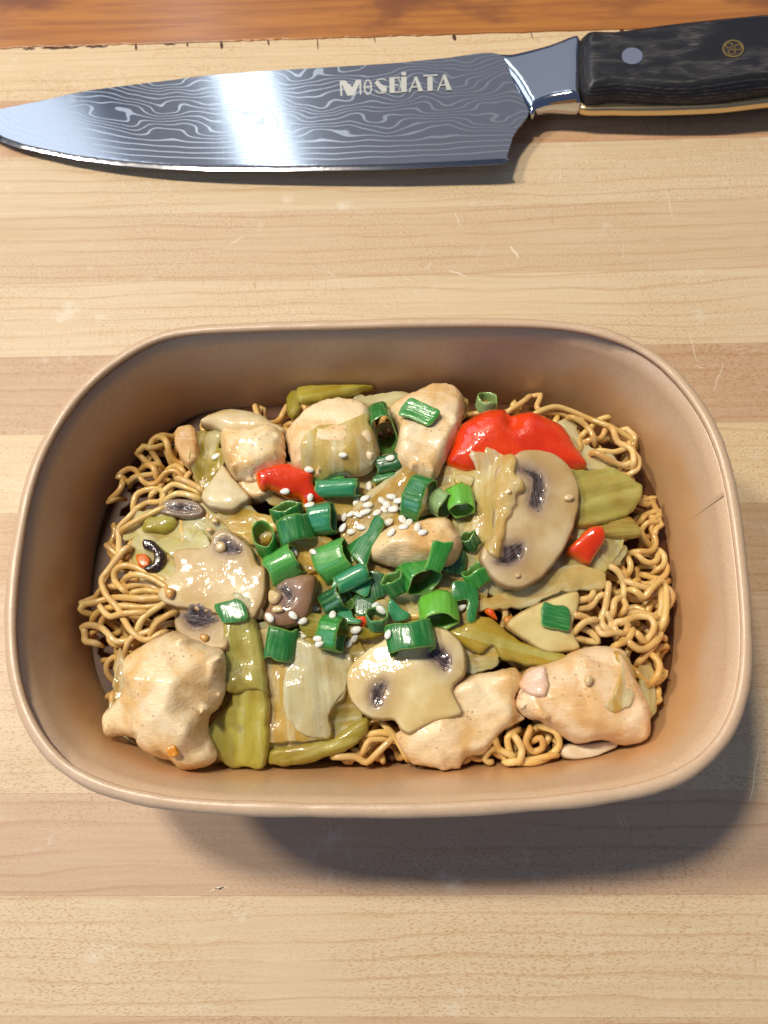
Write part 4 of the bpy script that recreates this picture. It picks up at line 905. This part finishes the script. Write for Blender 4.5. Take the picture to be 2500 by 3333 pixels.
onion_sheet('curled onion leaf hanging at the right edge of the heap', 'J', [(900,990),(1010,970),(1130,1010),(1190,1100),(1180,1280),(1140,1410),(1060,1400),(1060,1280),(1060,1180),(960,1190),(890,1150)], 1, ax=((1030,980),(1110,1400)), wav=.08)
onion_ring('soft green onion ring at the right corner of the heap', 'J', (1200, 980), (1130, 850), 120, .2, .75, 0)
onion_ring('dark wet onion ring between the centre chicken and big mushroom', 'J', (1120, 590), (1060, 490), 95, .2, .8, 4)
onion_sheet('green onion flake under the pale ribbed tube', 'I', [(930,1040),(960,960),(1100,900),(1300,840),(1400,865),(1360,1000),(1310,1135),(1150,1080),(1050,1060)], 5, ax=((1000,930),(1300,1090)))
onion_ring('pale ribbed onion tube on a green flake', 'I', (1020, 1010), (1290, 870), 95, .08, .7, 5)
onion_ring('broad pale green onion tube at the centre, open to the right', 'I', (830, 800), (1090, 690), 175, .22, .8, 2)
onion_sheet('long pointed onion leaf beside the sesame cluster', 'I', [(1420,250),(1490,320),(1470,420),(1400,560),(1330,700),(1290,830),(1190,740),(1080,590),(1160,520),(1300,440),(1350,330)], 1, ax=((1440,270),(1180,720)), curl=.5, off=.2)
onion_ring('heart shaped onion ring with a torn opening', 'J', (470, 790), (600, 960), 175, .35, .85, 0)
onion_sheet('upright silvery onion strip below the centre chicken', 'J', [(700,530),(820,545),(930,550),(860,700),(780,870),(680,845),(600,830),(660,680)], 0, ax=((800,540),(700,850)), curl=.4, off=.18)
onion_ring('onion ring standing behind the ribbed green tube', 'I', (470, 300), (430, 170), 150, .25, .6, 1)
onion_ring('ribbed green onion tube at the left of the heap', 'I', (560, 520), (500, 300), 175, .12, .7, 1)
onion_ring('folded onion ring seen end on at the left', 'I', (240, 600), (185, 460), 105, .45, 1.7, 0)
onion_ring('blue green onion tube under the red slice, open to the right', 'I', (720, 320), (930, 290), 155, .12, .8, 5)
onion_ring('thick green onion tube with a seed on it', 'I', (300, 860), (540, 730), 165, .15, .8, 2)
onion_ring('slim upper onion tube beside the red pepper slice', 'K', (120, 235), (480, 220), 85, .05, .8, 2)
onion_ring('blue green onion tube with a pale end by the red slice', 'K', (180, 390), (640, 360), 120, .18, .85, 5)
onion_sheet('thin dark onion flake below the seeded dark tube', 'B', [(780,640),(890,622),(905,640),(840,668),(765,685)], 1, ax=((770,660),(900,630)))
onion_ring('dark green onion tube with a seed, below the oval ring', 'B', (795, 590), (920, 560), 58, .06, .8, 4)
onion_ring('oval hollow onion ring standing at the back centre', 'B', (815, 320), (832, 395), 72, .40, 1.75, 1)
onion_sheet('striped onion strip lying on the smooth back chicken', 'B', [(975,185),(1040,195),(1110,230),(1165,260),(1140,310),(1090,345),(1040,325),(980,295),(915,275)], 0, ax=((950,230),(1120,300)), curl=-.3)
onion_ring('stout onion ring right of the sesame cluster', 'B', (990, 770), (1085, 800), 125, .10, .85, 1)
onion_ring('grey green folded onion core between two rings', 'B', (1140, 790), (1200, 830), 75, .15, .8, 6)
onion_ring('bright green onion ring nearest the draped cabbage frond', 'B', (1280, 740), (1295, 840), 72, .18, .85, 3)
onion_ring('seed filled onion ring at the front of the heap', 'I', (1425, 1440), (1420, 1330), 105, .38, .85, 5)
onion_sheet('blue tinted onion strip in front of the heap', 'J', [(235,1160),(310,1215),(380,1270),(450,1330),(400,1390),(330,1400),(270,1400),(205,1300)], 5, ax=((240,1200),(390,1390)), curl=.4)
onion_ring('vivid light green onion ring at the front of the heap', 'J', (745, 1180), (765, 1390), 175, .22, .75, 3)
onion_ring('wide dark green onion band on the front mushroom', 'F', (545, 400), (565, 520), 112, .02, .6, 1)
onion_ring('green onion ring at the front left, open to the right', 'I', (850, 1530), (1020, 1555), 160, .12, .85, 0)
onion_ring('squat onion tube on the veined white cabbage', 'E', (1255, 565), (1280, 425), 72, .10, .6, 1)
onion_sheet('lone onion strip on the pale mushroom at right', 'G', [(445,265),(500,280),(580,295),(585,415),(520,410),(435,385)], 1, ax=((440,320),(585,350)), curl=.3)
onion_sheet('onion strip lying across the top of the celery strip', 'E', [(905,280),(980,258),(1050,252),(1090,340),(1040,370),(960,377),(938,345)], 1, ax=((980,265),(1010,370)), curl=.3)
onion_ring('pale hollow onion ring by the far wall behind the pepper', 'L', (360, 215), (380, 130), 90, .25, 1.0, 6)

# ------------------------------------------------------------------ sesame seeds
def seed_mesh():
    V = []; F = []; nu, nv = 10, 9
    for i in range(nv + 1):
        t = i / nv; x = -.5 + t
        rr = math.sqrt(max(0, 1 - (2 * t - 1) ** 2)) * (.34 - .10 * (t - .3))
        if i in (0, nv): rr = .015
        for k in range(nu):
            a = 2 * math.pi * k / nu; V.append((x, math.cos(a) * rr, math.sin(a) * rr * .52))
    F = [(i * nu + k, i * nu + (k + 1) % nu, (i + 1) * nu + (k + 1) % nu, (i + 1) * nu + k) for i in range(nv) for k in range(nu)]
    F += [tuple(reversed(range(nu))), tuple(range(nv * nu, (nv + 1) * nu))]
    F = [tuple(reversed(f)) for f in F]
    me = bpy.data.meshes.new('sesame_seed'); me.from_pydata([tuple(np.array(v) * .262 * CM) for v in V], [], F)
    me.materials.append(MATS['sesame']); me.polygons.foreach_set('use_smooth', [True] * len(F)); return me
SEED = seed_mesh()
SEEDS = [('in the loose cluster on the honey coloured cabbage', 'K', [(835,350,80),(665,560,60),(785,515,20),(820,605,10),(805,690,22),(690,735,-35),(590,730,30),(500,770,85),(490,910,55),(600,965,5),(730,905,-15),(940,710,35),(1040,670,-50),(1135,490,-10),(1010,545,-40),(1070,595,-40),(1225,550,10),(1165,662,15),(1255,625,65),(1290,800,-55),(1100,835,35),(1140,980,50),(1375,850,70),(1485,905,80),(1560,975,20),(1300,905,15),(770,705,20)]),
         ('beside the red pepper slice', 'K', [(30,120,-10),(40,500,85),(35,610,10)]),
         ('on the thick green onion tube and its neighbour', 'I', [(520,650,-60),(735,660,-35)]),
         ('on the small brown mushroom half', 'I', [(260,1360,-50),(515,1340,-40),(615,1400,20),(740,1275,10)]),
         ('in the mouth of the seed filled onion ring', 'I', [(1395,1235,25),(1465,1275,-45)]),
         ('in front of the green onion ring at the front left', 'I', [(1190,1495,20),(1175,1580,60),(1120,1640,50),(615,1555,-10),(780,1590,-10),(800,1645,20),(940,1340,85)]),
         ('on the dark green tube below the oval ring', 'B', [(865,540,10)]),
         ('on the yellow leaf over the back centre chicken', 'B', [(585,520,0)]),
         ('right of the vivid light green ring', 'J', [(1000,1255,20)]),
         ('at the left tip of the wide onion band on the mushroom', 'J', [(215,1545,70)]),
         ('on the yellow green leaf at back left', 'H', [(400,795,30)]),
         ('on the red pepper slice itself', 'H', [(1020,1105,10)])]
for where, crop, L_ in SEEDS:
    for x, y, ang in L_:
        S_ = src(crop, [(x, y)]); h = caspx(S_[0])
        if not h: continue
        n = h[1]; 
        if n.z < 0: n = -n
        n = (n + Vector((0, 0, 1.2))).normalized()
        pos = np.array(h[0]) + np.array(n) * .045
        a = math.radians(ang + random.uniform(-6, 6))
        d = Vector((math.cos(a), math.sin(a), 0)); d = (d - n * d.dot(n)).normalized(); 
        if random.random() < .5: d = -d
        M_ = Matrix((d, n.cross(d), n)).transposed()
        o = bpy.data.objects.new('sesame_seed', SEED); COL.objects.link(o)
        sc = random.uniform(.88, 1.1)
        o.matrix_world = Matrix.Translation(Vector(pos) * CM) @ M_.to_4x4() @ Matrix.Diagonal((sc, sc * random.uniform(.92, 1.1), sc * .95, 1))
        o['label'] = 'ivory sesame seed ' + where; o['category'] = 'sesame seed'; o['group'] = 'sesame seeds ' + where
# garlic bits
def bit(label, crop, x, y, r_, col=(1, 1, 1, 1), asp=1.0, cat='garlic', name='garlic_bit', T=None):
    pts = []
    for k in range(7):
        a = 2 * math.pi * k / 7 + x; q = r_ * random.uniform(.8, 1.2); pts.append((x + q * math.cos(a) * asp, y + q * math.sin(a)))
    kc = CROP[crop][2] / 1659 * .0085
    T = T or max(.08, r_ * kc * 1.3)
    slab(name, label, cat, crop, pts, 'garlic', T=T, r=T * .45, s=.05, jit=.01, nz=.01, ns=6, color=col, off=.02, group='minced garlic bits')
bit('garlic bit on the broad wet mushroom, beside its gill', 'A', 1192, 1292, 30)
bit('garlic bit at the edge of the pointed stem piece', 'A', 1162, 1150, 22)
bit('tiny garlic bit above the broad wet mushroom', 'A', 1130, 1200, 17)
bit('clear bead of sauce on the broad wet mushroom', 'A', 915, 1545, 30, lin(245, 215, 160), cat='sauce drop', name='sauce_drop')
bit('clear bead of sauce on the small gilled mushroom', 'E', 855, 455, 22, lin(245, 215, 160), cat='sauce drop', name='sauce_drop')
bit('garlic cube on the small brown mushroom half', 'I', 312, 1145, 70)
bit('curved garlic shred on the small brown mushroom half', 'I', 345, 1270, 40, asp=1.7)
bit('garlic crumb low on the big mushroom', 'L', 655, 1722, 24)
bit('white flake at the right edge of the big mushroom', 'L', 1112, 1022, 36, lin(255, 255, 255), asp=1.3)
bit('pale garlic chip on the bottom right chicken', 'G', 690, 685, 30)
bit('amber toasted seed on the pale mushroom at right', 'G', 256, 362, 24, lin(230, 170, 90), cat='seed', name='toasted_seed')
bit('pale crumb beside the gills of the big mushroom', 'L', 575, 965, 22)
bit('yellow pepper fleck low on the bottom left chicken', 'E', 680, 1070, 34, lin(255, 190, 60), cat='pepper', name='pepper_fleck', T=.07)

# ------------------------------------------------------------------ knife
def kz(x_src): return .25 + .75 * min(1, max(0, x_src / 1660)) 
kp = at(np.array([(0., 410.)]), .30)[0]; kq = at(np.array([(1880., 240.)]), .95)[0]
ex = (kq - kp); gxk = ex[2] / ex[0]
kn = np.array([-gxk * 1.0, 0, 1]); kn /= np.linalg.norm(kn); KP = (kp, kn)
knife = empty('kitchen_knife', (8, 20, 0), label='chef knife with wavy patterned steel blade and black wooden handle', cat='knife')
up_edge = [(0,608),(90,640),(180,660),(330,690),(520,715),(700,730),(900,738),(1200,740),(1659,735)]
spineN = [(-60,520),(0,480),(180,445),(350,408),(520,385),(720,362),(900,340),(1200,318),(1659,293)]
off_ = lambda L_: [(x + 1659, y) for x, y in L_]
blade = spineN[:-1] + off_([(0,291),(250,268),(490,249)]) + off_([(560,370),(622,488)]) + off_([(590,545),(560,590),(543,640),(530,680),(520,707)]) + off_([(250,722),(0,733)]) + [(1200,740),(900,738),(700,730),(520,715),(330,690),(180,660),(90,640),(0,608),(-60,570)]
edgeN = [(-90,545)] + up_edge[:-1] + off_([(0,733),(250,722),(520,707)])
E3 = onplane(src('N', edgeN), *KP)
def blade_h(P, d, top, bot, wv, to2, P0, n):
    q = to2(E3); best = np.full(len(P), 1e9)
    for a, b in zip(q[:-1], q[1:]):
        ab = b - a; t = np.clip(((P - a) @ ab) / (ab @ ab), 0, 1); best = np.minimum(best, np.linalg.norm(P - (a + t[:, None] * ab), axis=1))
    h = np.where(best < .16, best * .33, .053 + (best - .16) * .022)
    blade_h.dist = best
    return h, -h * .9, wv * 0
o, _ = slab('blade', None, None, 'N', blade, 'steel', T=.2, r=.03, nz=0, jit=0, s=.085, plane=KP, parent=knife, hfun=blade_h, bvh=True, clip_in=False, ax=((0, 700), (2179, 707)))
me = o.data
# store distance from the cutting edge as the across coordinate of the pattern
co = np.array([tuple(v.co) for v in me.vertices]) / CM + np.array(o['_c'])
q = E3[:, :2]; best = np.full(len(co), 1e9)
for a, b in zip(q[:-1], q[1:]):
    ab = b - a; t = np.clip(((co[:, :2] - a) @ ab) / (ab @ ab), 0, 1); best = np.minimum(best, np.linalg.norm(co[:, :2] - (a + t[:, None] * ab), axis=1))
lcv = np.c_[co[:, 0], best, np.zeros(len(co))].astype(np.float32)
me.attributes['lc'].data.foreach_set('vector', lcv.ravel())
slab('bolster', None, None, 'O', [(487,250),(560,241),(700,222),(836,203),(846,300),(845,430),(845,470),(800,472),(720,470),(665,480),(628,497),(560,370)], 'polish', T=.9, r=.2, nz=0, jit=0, s=.09, plane=(kp + np.array([0, 0, .0]), kn), parent=knife, clip_in=False,
     hfun=lambda P, d, top, bot, wv, to2, P0, n: ((.08 + (np.clip((P[:, 0] - P[:, 0].min()) / (P[:, 0].max() - P[:, 0].min()), 0, 1) ** 1.2) * .62) * np.sqrt(np.clip(1 - (1 - np.clip(d / .35, 0, 1)) ** 2, 0, 1)) + .03 * (d > 1e-4), bot, wv), ax=((487, 300), (845, 260)))
hand = [(838,204),(1000,180),(1150,158),(1300,140),(1500,120),(1659,108),(1850,105),(2050,125),(2230,170),(2320,260),(2330,380),(2250,440),(2100,420),(1900,400),(1659,421),(1400,455),(1200,458),(1000,448),(845,438)]
slab('handle', None, None, 'O', hand, 'handle', T=1.5, r=.55, nz=.006, jit=0, s=.16, plane=(kp + np.array([0, 0, .05]), kn), parent=knife, clip_in=False, ax=((840, 320), (1659, 265)))
tang = [(845,400),(1000,410),(1200,420),(1400,417),(1659,385),(1900,360),(2100,380),(2240,400),(2260,450),(2100,462),(1900,438),(1659,456),(1450,479),(1200,489),(1000,489),(845,481)]
slab('tang', None, None, 'O', tang, 'tang', T=.35, r=.06, nz=0, jit=0, s=.12, plane=(kp - np.array([0, 0, .1]), kn), parent=knife, clip_in=False)
def disc(name, crop, x, y, rx, ry, mat, h=.012, inner=0., sides=28, parent=None):
    V = []; F = []
    pts = [(x + rx * math.cos(2 * math.pi * k / sides), y + ry * math.sin(2 * math.pi * k / sides)) for k in range(sides)]
    P = []
    for s_ in (1.0, inner if inner else .02):
        for px, py in pts:
            S_ = src(crop, [(x + (px - x) * s_, y + (py - y) * s_)])[0]; hh = caspx(S_)
            P.append(np.array(hh[0]))
    P = np.array(P); n = kn
    top_ = P + n * h; lowr = P - n * .05
    V = np.concatenate([top_, lowr]); s2 = 2 * sides
    for k in range(sides):
        b = (k + 1) % sides
        F.append((k, k + sides, b + sides, b)); F.append((k, b, s2 + b, s2 + k))
        if inner: F.append((sides + k, s2 + sides + k, s2 + sides + b, sides + b))
    if not inner: F.append(tuple(range(sides, 2 * sides)))
    me, c = setmesh(name, V, F, mat, smooth=False)
    return link(name, me, c, parent)
disc('rivet', 'O', 1072, 243, 45, 36, 'polish', .02, parent=knife)
pin = disc('mosaic_pin', 'Q', 1028, 548, 165, 130, 'resin', .006, parent=knife)
disc('pin_ring', 'Q', 1028, 548, 196, 158, 'brass', .022, inner=.84, parent=pin)
for px, py in ((955, 490), (1118, 522), (1003, 608)): disc('pin_tube', 'Q', px, py, 73, 56, 'brass', .018, inner=.74, sides=18, parent=pin)
# etched maker's lettering, flat on the blade
def quadpoly(L_): return L_
LET = []
def ln(x1, y1, x2, y2, w_):
    dx, dy = x2 - x1, y2 - y1; l_ = math.hypot(dx, dy); nx_, ny_ = -dy / l_ * w_ / 2, dx / l_ * w_ / 2
    LET.append([(x1 + nx_, y1 + ny_), (x2 + nx_, y2 + ny_), (x2 - nx_, y2 - ny_), (x1 - nx_, y1 - ny_)])
def arc(cx, cy, rx, ry, a0, a1, w_, n=10):
    P = [(cx + rx * math.cos(math.radians(a0 + (a1 - a0) * i / n)), cy + ry * math.sin(math.radians(a0 + (a1 - a0) * i / n))) for i in range(n + 1)]
    for a, b in zip(P[:-1], P[1:]): ln(*a, *b, w_)
ln(195, 280, 205, 438, 20); LET.append([(190, 275), (242, 270), (322, 345), (362, 265), (412, 262), (345, 432), (268, 436)]); ln(406, 262, 410, 424, 18)
arc(490, 345, 38, 76, 0, 360, 16, 20); ln(458, 345, 522, 342, 16)
LET.append([(562, 300), (592, 272), (640, 318), (694, 340), (692, 380), (650, 402), (610, 362)]); arc(640, 300, 60, 42, 190, 320, 12); arc(630, 370, 66, 42, 20, 160, 12)
LET.append([(722, 246), (778, 240), (780, 408), (724, 412)]); ln(778, 248, 838, 244, 14); ln(778, 325, 820, 322, 14); ln(778, 402, 850, 400, 14); arc(800, 325, 42, 72, -70, 60, 10)
LET.append([(848, 238), (908, 232), (908, 400), (850, 404)]); LET.append([(850, 190), (900, 183), (904, 218), (856, 224)])
ln(938, 402, 1006, 240, 14); LET.append([(990, 240), (1020, 232), (1086, 390), (1038, 396)]); ln(962, 348, 1040, 344, 14)
ln(1090, 228, 1242, 218, 16); LET.append([(1132, 238), (1188, 234), (1190, 388), (1134, 392)])
ln(1246, 386, 1312, 214, 14); LET.append([(1296, 220), (1328, 212), (1395, 378), (1342, 386)]); ln(1268, 330, 1344, 324, 14)
V = []; F = []
for g_ in LET:
    b0 = len(V)
    for p in g_:
        h = caspx(src('P', [p])[0]); V.append(np.array(h[0]) + kn * (.004 + .00008 * b0))
    F.append(tuple(range(b0, len(V))))
fixed = []
for f in F:
    a = V[f[0]]; nrm = sum(np.cross(V[f[i]] - a, V[f[i + 1]] - a) for i in range(1, len(f) - 1))
    fixed.append(f if nrm[2] > 0 else tuple(reversed(f)))
me, c = setmesh('lettering', np.array(V), fixed, 'etch', smooth=False); link('lettering', me, c, knife)
for o in bpy.data.objects:
    if '_c' in o: del o['_c']
